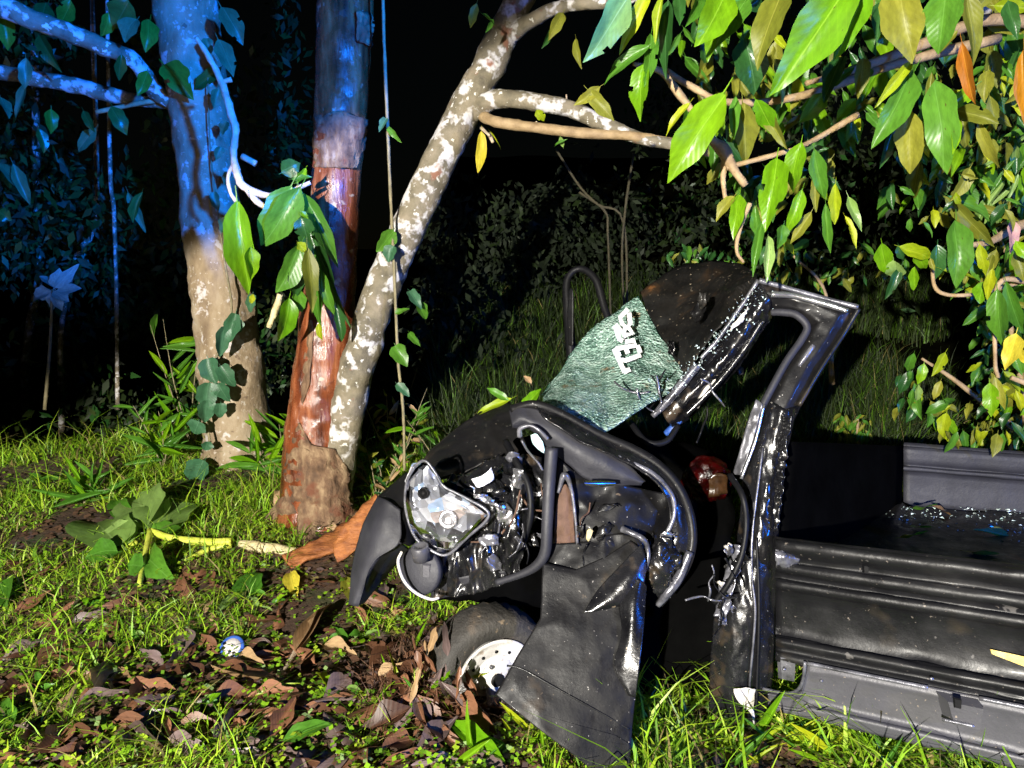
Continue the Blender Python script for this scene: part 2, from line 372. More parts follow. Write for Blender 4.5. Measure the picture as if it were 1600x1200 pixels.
def sheet(name, rows, mat, parent=None, sm=True, **k):
    V, Fc = sheet_geo(rows, **k); return obj(name, V, Fc, mat, parent, sm)
def prism(name, poly, d, th, mat, parent, depthf=None):
    """an outline of photograph points at depth d with thickness th"""
    n_ = len(poly); ds = [depthf(*p) if depthf else d for p in poly]
    V = [P(p[0], p[1], dd) for p, dd in zip(poly, ds)]; V += [v + Vector((0, th, 0)) for v in V]
    Fc = [tuple(range(n_)), tuple(range(2 * n_ - 1, n_ - 1, -1))] + [(i, i + n_, (i + 1) % n_ + n_, (i + 1) % n_) for i in range(n_)]
    return obj(name, V, Fc, mat, parent, False)
def lathe_geo(c, axis, prof, seg=40, up=Vector((0, 0, 1))):
    """prof: list of (along axis, radius)"""
    ax = Vector(axis).normalized(); u = (up - ax * up.dot(ax)).normalized(); v = ax.cross(u); V = []; Fc = []
    for h, r in prof:
        for j in range(seg):
            th = 2 * math.pi * j / seg; V.append(Vector(c) + ax * h + (u * math.cos(th) + v * math.sin(th)) * r)
    for i in range(len(prof) - 1):
        for j in range(seg):
            k = (j + 1) % seg; Fc.append((i * seg + j, i * seg + k, (i + 1) * seg + k, (i + 1) * seg + j))
    Fc.append(tuple(range(seg))[::-1]); Fc.append(tuple((len(prof) - 1) * seg + j for j in range(seg)))
    return V, Fc

# ------------------------------------------------------------------ leaves (meshes shared between alike leaves)
def leafmesh(kind, k):
    rnd = random.Random(k * 31 + len(kind)); V = []; Fc = []; NL, NW = 12, 6
    curl = rnd.uniform(.05, .35); fold = rnd.uniform(.12, .5); side = rnd.uniform(-.15, .15); tw = rnd.uniform(-.5, .5)
    if kind == 'dead': curl = rnd.uniform(-.15, .5); fold = rnd.uniform(-.3, .45); tw = rnd.uniform(-1.2, 1.2)
    ph = rnd.uniform(0, 6)
    for i in range(NL + 1):
        t = i / NL
        if kind == 'heart': w = (math.sin(math.pi * min(1, t * .92 + .08)) ** .6) * (1.15 - .55 * t)
        elif kind == 'blade': w = math.sin(math.pi * (t ** .7)) ** .7
        else: w = (math.sin(math.pi * t ** .85) ** .85) * (1 - .15 * t) + .0
        w = max(w, .02) * (1 + (0 if kind in ('dead', 'blade') else .10 * math.sin(t * 14 + ph)))
        if kind == 'dead': w *= 1 + .25 * math.sin(t * 9 + ph)
        for j in range(NW + 1):
            s = (j / NW - .5); x = s * w; a = tw * t
            z = fold * abs(x) * (.9 if kind != 'dead' else 1.1) - curl * t * t + .022 * math.sin(t * 11 + ph + (3 if s > 0 else 0)) * abs(s) * 2 + (.05 * math.sin(t * 5 + ph) if kind == 'broad' else 0)
            xx = x * math.cos(a) - z * math.sin(a) * .3
            V.append((xx + side * math.sin(math.pi * t) * .6, t - .12 * curl * t * t, z + x * math.sin(a)))
    w_ = NW + 1
    for i in range(NL):
        for j in range(NW):
            if rnd.random() < (.02 if kind != 'dead' else .04) and 2 < i < NL - 1 and j in (0, NW - 1): continue   # insect bites on the edge
            Fc.append((i * w_ + j, i * w_ + j + 1, (i + 1) * w_ + j + 1, (i + 1) * w_ + j))
    o = len(V); V += [(-.012, -.14, .02), (.012, -.14, .02), (.02, .02, 0), (-.02, .02, 0)]; Fc.append((o, o + 1, o + 2, o + 3))
    me = bpy.data.meshes.new(kind + '_leaf'); me.from_pydata(V, [], Fc); me.materials.append(M['leaf_green'])
    me.polygons.foreach_set('use_smooth', [True] * len(me.polygons)); me.update(); return me
LM = {k: [leafmesh(k, i) for i in range(8)] for k in ('broad', 'dead', 'heart', 'blade')}
LM['broad'] += [leafmesh('broad', i) for i in range(8, 20)]
LM['dead'] += [leafmesh('dead', i) for i in range(8, 20)]
def leaf(base, tip, width, mat, parent=None, kind='broad', nrm=None, name='leaf', spin=None):
    base, tip = Vector(base), Vector(tip); L = (tip - base).length
    Y = (tip - base).normalized()
    N = (nrm if nrm is not None else (CAM - base).normalized() + Vector((random.uniform(-.5, .5), random.uniform(-.3, .3), random.uniform(-.2, .7))))
    N = N - Y * N.dot(Y)
    if N.length < .05: N = Vector((0, 0, 1)) - Y * Y.z
    N.normalize(); X = Y.cross(N)
    me = random.choice(LM[kind]); o = bpy.data.objects.new(name, me); COL.objects.link(o)
    mw = Matrix.Translation(base) @ Matrix((X, Y, N)).transposed().to_4x4() @ Matrix.Diagonal((width, L, (width + L) * .5, 1))
    o.material_slots[0].link = 'OBJECT'; o.material_slots[0].material = M[mat]
    if parent: o.parent = parent; mw = Matrix.Translation(-worldloc(parent)) @ mw
    o.matrix_basis = mw
    return o
def pleaf(bx, by, tx, ty, w, d, mat, parent, kind='broad', dd=None, nrm=None):
    dd = random.uniform(-.06, .06) if dd is None else dd
    return leaf(P(bx, by, d), P(tx, ty, d + dd), w * d / F, mat, parent, kind, nrm)

# ================================================================== THE SETTING
def axis_pts(a, b, n, p=1.0): return [a + (b - a) * (i / n) ** p for i in range(n + 1)]
xs = [-60, -40, -25, -15, -10, -8] + list(np.arange(-6.5, 6.51, .07)) + [8, 10, 15, 25, 40, 60]
ys = [-40, -20, -10, -5, -2, 0, 1] + list(np.arange(1.7, 9.0, .07)) + [9.5, 10.5, 12, 14, 17, 22, 30, 45, 70, 100]
V = [(x, y, gz(x, y)) for y in ys for x in xs]; w_ = len(xs)
Fc = [(j * w_ + i, j * w_ + i + 1, (j + 1) * w_ + i + 1, (j + 1) * w_ + i) for j in range(len(ys) - 1) for i in range(w_ - 1)]
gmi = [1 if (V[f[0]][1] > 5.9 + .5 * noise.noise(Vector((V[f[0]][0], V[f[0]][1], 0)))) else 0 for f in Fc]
tag(obj('ground', V, Fc, None, origin=(0, 0, 0), mats=['soil', 'ground_unlit'], mi=gmi), kind='structure')

# blades built as one countless mass
def blades(name, pts, hgt, wid, mats, weights, lean=.5, label=None, cat=None, segs=3):
    n_ = len(pts); Pn = np.array(pts); h = np.array(hgt); w = np.array(wid)
    ang = np.random.uniform(0, 2 * np.pi, n_); ln = np.random.uniform(.1, 1, n_) * lean
    face = np.random.uniform(0, 2 * np.pi, n_); dx, dy = np.cos(ang), np.sin(ang); fx, fy = np.cos(face), np.sin(face)
    rings = []
    for k in range(segs + 1):
        t = k / segs; cx = Pn[:, 0] + dx * ln * h * t * t; cy = Pn[:, 1] + dy * ln * h * t * t
        cz = Pn[:, 2] + h * t * (1 - .35 * ln * t) - .01
        ww = w * (1 - t ** 1.6) * .5 + w * .03
        rings.append(np.stack([cx - fx * ww, cy - fy * ww, cz], 1)); rings.append(np.stack([cx + fx * ww, cy + fy * ww, cz], 1))
    V = np.stack(rings, 1).reshape(-1, 3); st = (segs + 1) * 2; base = np.arange(n_) * st
    Fq = np.concatenate([np.stack([base + 2 * k, base + 2 * k + 1, base + 2 * k + 3, base + 2 * k + 2], 1) for k in range(segs)], 0)
    mi = np.tile(np.random.choice(len(mats), n_, p=weights), segs)
    o = obj(name, V, Fq, None, None, True, origin=(0, 0, 0), mats=mats, mi=mi)
    return tag(o, label, cat, kind='stuff')
def dens(x, y): return noise.noise(Vector((x * 1.6, y * 1.6, 9))) + .5 * noise.noise(Vector((x * 4.5, y * 4.5, 3)))
def scatter(n, x0, x1, y0, y1, keep):
    out = []
    while len(out) < n:
        y = random.uniform(y0, y1); x = random.uniform(x0, x1) * (y + .6)
        if keep(x, y): out.append((x, y))
    return out
# short lawn grass in front of the trees and round the truck
pts, hg, wd = [], [], []
for x, y in scatter(72000, -.80, .80, 1.7, 5.6, lambda x, y: dens(x, y) > -.12 + (.2 if (x < .3 and y < 2.9) else 0) and not ((x + .25) ** 2 / .16 + (y - 2.85) ** 2 / .12 < 1)):
    pts.append((x, y, gz(x, y))); h = random.uniform(.02, .09)
    if random.random() < .14: h *= 2.3
    if y > 4.2: h *= random.uniform(1, 2.2)
    if x > .35 and y < 2.9: h *= random.uniform(1, 2.1)
    hg.append(h); wd.append(random.uniform(.004, .010) * (1.6 if x > .35 and y < 2.9 else 1))
blades('grass', pts, hg, wd, ['grass_a', 'grass_b', 'grass_c', 'grass_dry'], [.40, .30, .18, .12], 1.7,
       'short bright green grass round the wreck and the tree feet', 'grass')
# tall grass on the bank behind
pts, hg, wd = [], [], []
for x, y in scatter(22000, -.10, .55, 4.5, 8.2, lambda x, y: x > -1.0 and dens(x * .6, y * .6) > -.3):
    pts.append((x, y, gz(x, y))); hg.append(random.uniform(.12, .5) * (1.2 if y < 6 else .9)); wd.append(random.uniform(.006, .012))
blades('tall_grass', pts, hg, wd, ['bank_grass_shaded', 'grass_c', 'bank_shaded', 'grass_dry'], [.42, .16, .40, .02], .8,
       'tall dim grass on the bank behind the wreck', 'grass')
# round clover-like ground cover: small leaves in threes
def cover(name, n_, x0, x1, y0, y1, size, mats, weights, keep, label, cat, zlo=.01, zhi=.05, tilt=.9, trip=True):
    V = []; Fc = []; mi = []
    for x, y in scatter(n_, x0, x1, y0, y1, keep):
        z = gz(x, y) + random.uniform(zlo, zhi); k = random.choices(range(len(mats)), weights)[0]
        a0 = random.uniform(0, 6.28); s = random.uniform(*size)
        for q in range(3 if trip else 1):
            a = a0 + q * 2.09 + random.uniform(-.3, .3); d = Vector((math.cos(a), math.sin(a), random.uniform(-tilt, tilt) * .7)).normalized()
            sd = Vector((-math.sin(a), math.cos(a), random.uniform(-tilt, tilt) * .5)); c = Vector((x, y, z)); i = len(V)
            V += [c, c + d * s * .5 + sd * s * .42, c + d * s, c + d * s * .5 - sd * s * .42]; Fc.append((i, i + 1, i + 2, i + 3)); mi.append(k)
    return tag(obj(name, V, Fc, None, None, False, origin=(0, 0, 0), mats=mats, mi=mi), label, cat, kind='stuff')
okp = lambda x, y: dens(x + 5, y) > -.3 and not ((x + .2) ** 2 / .16 + (y - 2.8) ** 2 / .12 < 1)
cover('clover', 17000, -.85, .8, 1.7, 5.5, (.010, .026), ['grass_b', 'grass_a', 'clover', 'grass_c'], [.22, .38, .06, .34], okp,
      'small leafy weeds spread over the ground', 'weeds')
cover('leaf_litter', 22000, -.8, .4, 1.8, 4.6, (.012, .06), ['litter', 'grass_dry', 'soil', 'leaf_grey'], [.62, .1, .14, .14], lambda x, y: dens(x + 2, y + 7) > (-.1 if y > 2.9 else -.5),
      'crumbled brown leaf bits on the soil', 'leaf litter', 0, .02, .5, False)
def nearwheel(x, y): return (x + .28) ** 2 / .12 + (y - 2.72) ** 2 / .13 < 1
pts = []; hg = []; wd = []
while len(pts) < 1600:
    x, y = random.uniform(-.75, .15), random.uniform(2.3, 3.15)
    if nearwheel(x, y): pts.append((x, y, gz(x, y))); hg.append(random.uniform(.03, .12)); wd.append(random.uniform(.003, .012))
blades('root_debris', pts, hg, wd, ['litter', 'brown_cloth', 'leaf_brown', 'grass_dry'], [.5, .25, .17, .08], 2.2, 'torn brown roots and bark crumbs heaped at the wheel', 'debris')

# undergrowth masses far off: leafy, uneven
def undergrowth(name, n_, box, size, mats, weights, label, ground=True):
    V = []; Fc = []; mi = []; (x0, x1), (y0, y1), (z0, z1) = box
    c = 0
    while c < n_:
        x, y, z = random.uniform(x0, x1), random.uniform(y0, y1), random.uniform(z0, z1)
        if noise.noise(Vector((x * .9, y * .9, z * .9))) + .6 * noise.noise(Vector((x * 2.5, y * 2, z * 2.5))) < .10 + .25 * (z - z0) / (z1 - z0): continue
        c += 1; p = Vector((x, y, z + (gz(x, y) if ground else 0))); s = random.uniform(*size)
        d = Vector((random.uniform(-.6, .6), random.uniform(-.5, .5), random.uniform(-1, .1))).normalized(); sd = d.cross(Vector((random.uniform(-1, 1), -1, random.uniform(-.6, .6)))).normalized()
        i = len(V); V += [p, p + d * s * .45 + sd * s * .2, p + d * s, p + d * s * .45 - sd * s * .2]; Fc.append((i, i + 1, i + 2, i + 3)); mi.append(random.choices(range(len(mats)), weights)[0])
    return tag(obj(name, V, Fc, None, None, False, origin=(0, 0, 0), mats=mats, mi=mi), label, 'undergrowth', kind='stuff')
undergrowth('undergrowth', 26000, ((-8, -2.2), (7.0, 10), (.0, 7)), (.05, .18), ['bank_shaded', 'bank_grass_shaded', 'leaf_dark'], [.45, .30, .25], 'dark blue lit forest foliage far behind the left tree')
undergrowth('undergrowth', 9000, ((1.4, 9), (6.5, 11), (-.2, 3.0)), (.05, .14), ['bank_shaded', 'bank_grass_shaded', 'leaf_dark'], [.72, .10, .18], 'dark scrub on the bank behind the truck bed')

undergrowth('undergrowth', 5000, ((-.9, 1.7), (6.2, 9), (-.1, 1.6)), (.04, .14), ['thicket_shaded', 'bank_shaded'], [.75, .25], 'dim tangled weeds on the bank between the trunks and the cab')

# ================================================================== TREES
def place_on(px, py, d): p = P(px, py, d); return Vector((p.x, p.y, gz(p.x, p.y)))
# --- left pale tree
D1 = 5.05
t1 = thing('pale_tree', place_on(372, 712, D1), 'leftmost pale mottled trunk with blue light on its upper half', 'tree')
tube('trunk', [(272, -260, D1, 42), (284, -60, D1, 45), (300, 80, D1, 44), (318, 220, D1, 43), (333, 370, D1, 43), (350, 480, D1, 46), (362, 590, D1, 50), (374, 700, D1, 54), (378, 775, D1, 62)],
     'pale_bark', t1, 44, 140, .10, 8)
tube('branch', [(318, 165, D1, 14), (252, 150, D1 - .1, 12), (212, 98, D1 - .3, 12), (160, 72, D1 - .4, 13), (90, 45, D1 - .5, 14), (20, 18, D1 - .6, 15), (-80, -20, D1 - .7, 16)], 'grey_bark', t1, 12, 60, .25, 14)
tube('branch', [(300, 168, D1, 9), (240, 160, D1, 8), (180, 150, D1, 11), (110, 132, D1, 12), (20, 116, D1, 11), (-60, 105, D1, 11)], 'grey_bark', t1, 10, 50, .2, 14)
tube('branch', [(262, 155, D1, 5), (225, 160, D1 - .1, 4), (150, 175, D1 - .15, 3)], 'twig', t1, 8, 20, .2)
for a in [(215, 30, 190, 60, 34), (200, 0, 175, 45, 45), (235, 30, 232, 80, 28), (60, 55, 90, 110, 26), (40, 90, 38, 140, 20), (190, 85, 188, 128, 18), (5, 20, 12, 80, 26), (80, 170, 82, 210, 22),
          (40, 130, 22, 188, 16), (0, 150, 15, 185, 20), (130, 172, 148, 206, 14), (175, 165, 200, 210, 26), (20, 255, 50, 320, 20), (-5, 330, 18, 345, 22), (0, 255, 40, 300, 18), (200, 300, 225, 365, 16), (222, 300, 205, 350, 14),
          (75, 5, 60, 50, 30), (110, 0, 90, 40, 26), (230, 110, 215, 150, 22), (170, 20, 160, 60, 24), (255, 100, 300, 150, 42), (345, 105, 300, 140, 22), (340, 60, 365, 120, 28), (345, 10, 380, 70, 32), (150, 200, 120, 240, 20), (60, 200, 70, 240, 18)]:
    pleaf(*a[:4], a[4], D1 - random.uniform(.25, .6), random.choice(['leaf_dark', 'leaf_green', 'leaf_ivy']), t1)
# --- climbing vine on it
vn = thing('climbing_vine', place_on(335, 690, D1 - .3), 'ivy with heart shaped leaves climbing the pale trunk', 'vine')
tube('stem', [(330, 700, D1 - .32, 2), (322, 640, D1 - .3, 2), (335, 570, D1 - .29, 2), (352, 520, D1 - .26, 1.6), (362, 480, D1 - .25, 1.6), (350, 400, D1 - .24, 1.5), (330, 250, D1 - .24, 1.3), (325, 120, D1 - .25, 1.3)], 'vine', vn, 6, 50)
for a in [(325, 560, 338, 600, 34), (345, 572, 368, 604, 28), (328, 598, 322, 640, 36), (340, 600, 356, 630, 28), (325, 625, 322, 662, 32), (345, 630, 345, 655, 22), (310, 658, 300, 680, 34), (325, 690, 320, 705, 20), (352, 510, 345, 560, 28), (368, 490, 352, 540, 26),
          (370, 500, 376, 520, 18), (320, 720, 300, 760, 40), (395, 460, 390, 490, 16), (360, 270, 350, 290, 16), (355, 190, 345, 210, 16), (345, 230, 338, 250, 15), (335, 300, 340, 330, 16), (352, 340, 344, 365, 18), (322, 60, 330, 85, 18), (342, 140, 335, 170, 20)]:
    pleaf(*a, D1 - .36, 'leaf_ivy', vn, 'heart', .0)
# --- middle red-brown tree
D2 = 4.2
t2 = thing('red_barked_tree', place_on(495, 800, D2), 'middle tree with stripped wet red brown trunk hit by the truck', 'tree')
tube('trunk', [(548, -260, D2, 40), (541, -60, D2, 41), (537, 80, D2, 40), (531, 200, D2, 38), (523, 330, D2, 37), (516, 450, D2, 39), (508, 560, D2, 46), (500, 640, D2, 50), (496, 720, D2, 54), (494, 790, D2, 58), (494, 850, D2, 72)],
     'red_bark', t2, 48, 160, .07, 9)
for a in [[(455, 700), (472, 660), (490, 700), (505, 720), (520, 700), (540, 730), (548, 815), (500, 822), (446, 812), (444, 760)],
          [(495, 182), (535, 176), (572, 186), (568, 225), (556, 262), (545, 248), (520, 232), (505, 240), (494, 262)],
          [(555, 20), (590, 24), (585, 72), (556, 66)], [(478, 560), (486, 520), (489, 470), (492, 520), (486, 600), (474, 640)]]:
    # plates of old bark left on the stripped trunk, following its roundness
    ctr = lambda y: np.interp(y, [-60, 80, 200, 330, 450, 560, 640, 720, 800, 870], [541, 537, 531, 523, 516, 508, 500, 496, 494, 494])
    rad = lambda y: np.interp(y, [-60, 80, 200, 330, 450, 560, 640, 720, 800, 870], [41, 40, 38, 37, 39, 46, 50, 54, 56, 62])
    ys_ = [p[1] for p in a]; y0, y1 = min(ys_), max(ys_); V = []; Fc = []; NR, NC = 34, 22
    def span(y):
        xs_ = []
        for (ax, ay), (bx, by) in zip(a, a[1:] + a[:1]):
            if (ay - y) * (by - y) <= 0 and ay != by: xs_.append(ax + (bx - ax) * (y - ay) / (by - ay))
        return (min(xs_), max(xs_)) if xs_ else (a[0][0], a[0][0] + 1)
    for i in range(NR + 1):
        y = y0 + (y1 - y0) * (i / NR) * .998 + .001; l, r_ = span(y)
        for j in range(NC + 1):
            x = l + (r_ - l) * j / NC; u = max(-.985, min(.985, (x - ctr(y)) / rad(y)))
            rr = rad(y) * (1.06 + .10 * noise.noise(Vector((x * .06, y * .06, 1))) + .09 * noise.noise(Vector((x * .2, y * .12, 1)))); dep = D2 - math.sqrt(1 - u * u) * rr * D2 / F
            V.append(P(ctr(y) + u * rr, y, dep))
    Fc = [(i * (NC + 1) + j, i * (NC + 1) + j + 1, (i + 1) * (NC + 1) + j + 1, (i + 1) * (NC + 1) + j) for i in range(NR) for j in range(NC)]
    o = obj('bark_plate', V, Fc, 'rough_bark', t2); sd = o.modifiers.new('thickness', 'SOLIDIFY'); sd.thickness = .012; sd.offset = -1
for a in [((470, 790), (430, 812), (400, 840)), ((515, 790), (552, 812), (585, 842)), ((490, 800), (480, 835), (470, 862))]:
    g0 = P(a[0][0], a[0][1] - 10, D2 - .12); g1 = G(*a[1]); g2 = G(*a[2])
    tube('root', [(*g0, .10), (*(g1 + Vector((0, 0, .0))), .055), (*(g2 - Vector((0, 0, .05))), .02)], 'rough_bark', t2, 14, 24, .25, 14, True)
for a in [((350, 695), (325, 718), (300, 735)), ((395, 695), (420, 716), (438, 732))]:
    g0 = P(a[0][0], a[0][1] - 12, D1 - .08); g1 = G(*a[1]); g2 = G(*a[2])
    tube('root', [(*g0, .11), (*g1, .06), (*(g2 - Vector((0, 0, .05))), .02)], 'pale_bark', t1, 14, 24, .25, 14, True)
# --- leaning forked branch tree
D3 = 4.05
t3 = thing('leaning_tree', place_on(556, 640, D3), 'slim white spotted tree leaning right with two side limbs', 'tree')
tube('trunk', [(512, 850, D3 + .12, 34), (522, 760, D3 + .10, 29), (538, 670, D3 + .06, 27), (552, 600, D3, 27), (566, 550, D3, 27), (590, 470, D3, 27), (632, 370, D3, 26), (680, 265, D3, 26), (722, 180, D3, 25), (765, 100, D3, 24), (806, 10, D3, 22), (850, -80, D3, 20)], 'grey_bark', t3, 22, 100, .14, 12)
tube('limb', [(735, 175, D3, 16), (775, 155, D3 - .1, 14), (830, 158, D3 - .15, 13), (890, 170, D3 - .2, 13), (940, 192, D3 - .25, 11), (1000, 215, D3 - .3, 9), (1080, 232, D3 - .4, 8)], 'grey_bark', t3, 14, 50, .16, 16)
tube('limb', [(752, 180, D3, 9), (775, 190, D3 - .15, 8), (840, 200, D3 - .2, 8), (910, 208, D3 - .25, 8), (980, 212, D3 - .3, 7), (1045, 222, D3 - .35, 7), (1110, 240, D3 - .5, 5)], 'twig', t3, 12, 50, .16, 20)
tube('limb', [(790, 60, D3, 14), (830, 32, D3 - .1, 11), (880, 10, D3 - .2, 9), (960, 2, D3 - .3, 8), (1050, -20, D3 - .4, 8)], 'grey_bark', t3, 12, 40, .15, 16)
for a in [(752, 200, 765, 212, 3), (765, 210, 770, 222, 4), (886, 165, 845 + 40, 148, 2), (840, 200, 838, 190, 2)]:
    tube('twig', [(a[0], a[1], D3 - .15, a[4]), (a[2], a[3], D3 - .2, a[4] * .6)], 'pale_twig', t3, 6, 3)
pleaf(752, 205, 750, 274, 15, D3 - .25, 'leaf_yellow', t3, 'blade'); pleaf(765, 205, 785, 235, 3, D3 - .25, 'leaf_lime', t3, 'blade'); pleaf(838, 172, 850, 190, 16, D3 - .3, 'leaf_lime', t3)
for a in [(745, 5, 735, 45, 14, 'leaf_olive'), (752, 20, 775, 40, 8, 'leaf_green'), (770, 30, 760, 50, 8, 'leaf_green'), (865, 45, 848, 75, 12, 'leaf_dark'), (900, 60, 905, 105, 12, 'leaf_olive'), (880, 20, 860, 60, 20, 'leaf_olive'), (880, 230, 875, 212, 8, 'leaf_pale'), (868, 228, 885, 215, 6, 'leaf_green')]:
    pleaf(*a[:4], a[4], D3 - .3, a[5], t3)
# dark thin forest stems far left and dim twigs on the bank
for k, a in enumerate([(172, 262, 178, 330, 182, 470, 3, 6.8, 'thin straight stem glowing blue far behind the pale tree'),
                       (150, 330, 120, 400, 95, 520, 4, 8.0, 'slanting dark stem below the blue leaf tuft'), (58, 300, 62, 420, 40, 560, 6, 9.0, 'thicker dim trunk at the far left edge')]):
    d = a[7]; o = tube('thin_tree', [(a[0] - 6, a[1] - 330, d, a[6] * .8), (a[0], a[1], d, a[6]), (a[2], a[3], d, a[6]), (a[4], a[5], d, a[6]), (a[4] + 2, a[5] + 170, d, a[6] * 1.2)], 'grey_bark', None, 8, 20, .2)
    tag(o, a[8], 'tree')
tb = thing('leaf_tuft', place_on(80, 600, 6.2), 'pale blue lit tuft of broad leaves alone in the dark', 'plant')
tube('stem', [(70, 640, 6.2, 3), (78, 540, 6.2, 2.5), (82, 452, 6.2, 2)], 'vine', tb, 6, 10)
for a in [(82, 455, 40, 475, 22), (84, 450, 62, 425, 20), (84, 450, 92, 420, 24), (86, 450, 124, 415, 18), (88, 454, 124, 446, 22), (84, 455, 108, 470, 24), (82, 458, 78, 486, 20), (80, 455, 50, 458, 24), (84, 456, 98, 486, 18)]:
    pleaf(*a, 6.2, 'leaf_lit', tb)
# hanging lianas
lv = thing('hanging_vine', place_on(630, 720, 3.9), 'long thin liana hanging beside the leaning tree', 'vine')
tube('stem', [(597, -60, 3.9, 2.5), (600, 60, 3.9, 2.5), (605, 180, 3.9, 2.5), (610, 300, 3.9, 2.5), (616, 420, 3.9, 2.5), (622, 560, 3.9, 2.5), (630, 640, 3.9, 2.5), (632, 735, 3.9, 2.5)], 'vine', lv, 6, 60, .3, 30)
for a in [(603, 185, 592, 205, 14), (606, 200, 625, 222, 10), (614, 360, 588, 395, 28), (616, 385, 605, 410, 24), (640, 455, 660, 480, 20), (650, 470, 668, 500, 18), (618, 490, 640, 480, 12), (618, 540, 636, 572, 28), (640, 520, 655, 540, 12), (620, 600, 640, 620, 16)]:
    pleaf(*a, 3.88, random.choice(['leaf_ivy', 'leaf_green']), lv, 'heart')
# --- broken branch hanging with large leaves between the two trunks
D4 = 3.86
hb = thing('broken_branch', P(345, 60, D4), 'bare pale broken branch with large shaded leaves between the trunks', 'branch')
hb.location = P(310, 60, D4)
tube('stem', [(306, 58, D4, 3), (322, 82, D4, 4.5), (345, 125, D4, 5), (362, 180, D4, 6), (368, 205, D4, 5.5), (365, 240, D4, 5.5), (372, 275, D4, 6), (382, 292, D4, 6), (415, 305, D4, 5), (450, 300, D4, 4), (485, 285, D4, 3)], 'pale_twig', hb, 10, 60, .3, 40)
tube('twig', [(382, 292, D4, 5), (402, 315, D4, 5), (425, 330, D4, 4), (450, 345, D4, 3), (470, 360, D4, 3)], 'pale_twig', hb, 8, 16, .25, 40)
tube('twig', [(366, 255, D4, 3), (357, 275, D4, 3), (360, 300, D4, 3), (370, 316, D4, 3)], 'pale_twig', hb, 8, 12, .25, 40)
tube('twig', [(346, 128, D4, 3), (362, 124, D4, 4)], 'pale_twig', hb, 8, 4); tube('twig', [(378, 244, D4 + .2, 5), (400, 256, D4 + .2, 5)], 'pale_twig', hb, 8, 4)
tube('twig', [(438, 460, D4 - .1, 5), (430, 485, D4 - .1, 5), (420, 512, D4 - .1, 4)], 'husk', hb, 8, 8, .3, 40)
for a in [(370, 312, 382, 465, 46, 'leaf_bright', -.10), (392, 385, 395, 440, 30, 'leaf_bright', -.12), (455, 290, 405, 385, 52, 'leaf_green', 0), (470, 292, 415, 392, 46, 'leaf_green', -.05), (458, 312, 440, 360, 26, 'leaf_bright', -.02), (468, 298, 538, 520, 50, 'leaf_dark', .1), (472, 300, 530, 420, 30, 'leaf_green', 0), (470, 340, 480, 376, 34, 'leaf_dark', -.1),
          (470, 380, 432, 460, 38, 'leaf_green', -.1), (470, 390, 462, 470, 32, 'leaf_dark', -.05), (480, 385, 488, 490, 28, 'leaf_olive', -.1), (490, 390, 500, 520, 30, 'leaf_green', .02), (500, 420, 525, 500, 20, 'leaf_green', 0), (452, 465, 438, 540, 36, 'leaf_bright', -.05), (498, 505, 503, 535, 12, 'leaf_lime', 0), (466, 450, 470, 490, 22, 'leaf_green', 0),
          (478, 262, 460, 290, 14, 'leaf_bright', 0), (455, 280, 488, 276, 12, 'leaf_green', 0), (440, 270, 470, 255, 30, 'leaf_dark', .1), (465, 378, 478, 395, 16, 'leaf_lime', -.12), (525, 480, 535, 535, 16, 'leaf_dark', 0), (395, 460, 392, 475, 10, 'leaf_lime', 0), (470, 330, 482, 345, 10, 'leaf_bright', -.1)]:
    pleaf(*a[:4], a[4], D4 - .05 + a[6], a[5], hb, 'broad', .02)
tag(tube('hanging_stem', [(440, 418, 4.0, 3.5), (458, 420, 4.0, 3)], 'lime_stem', hb, 6, 3))

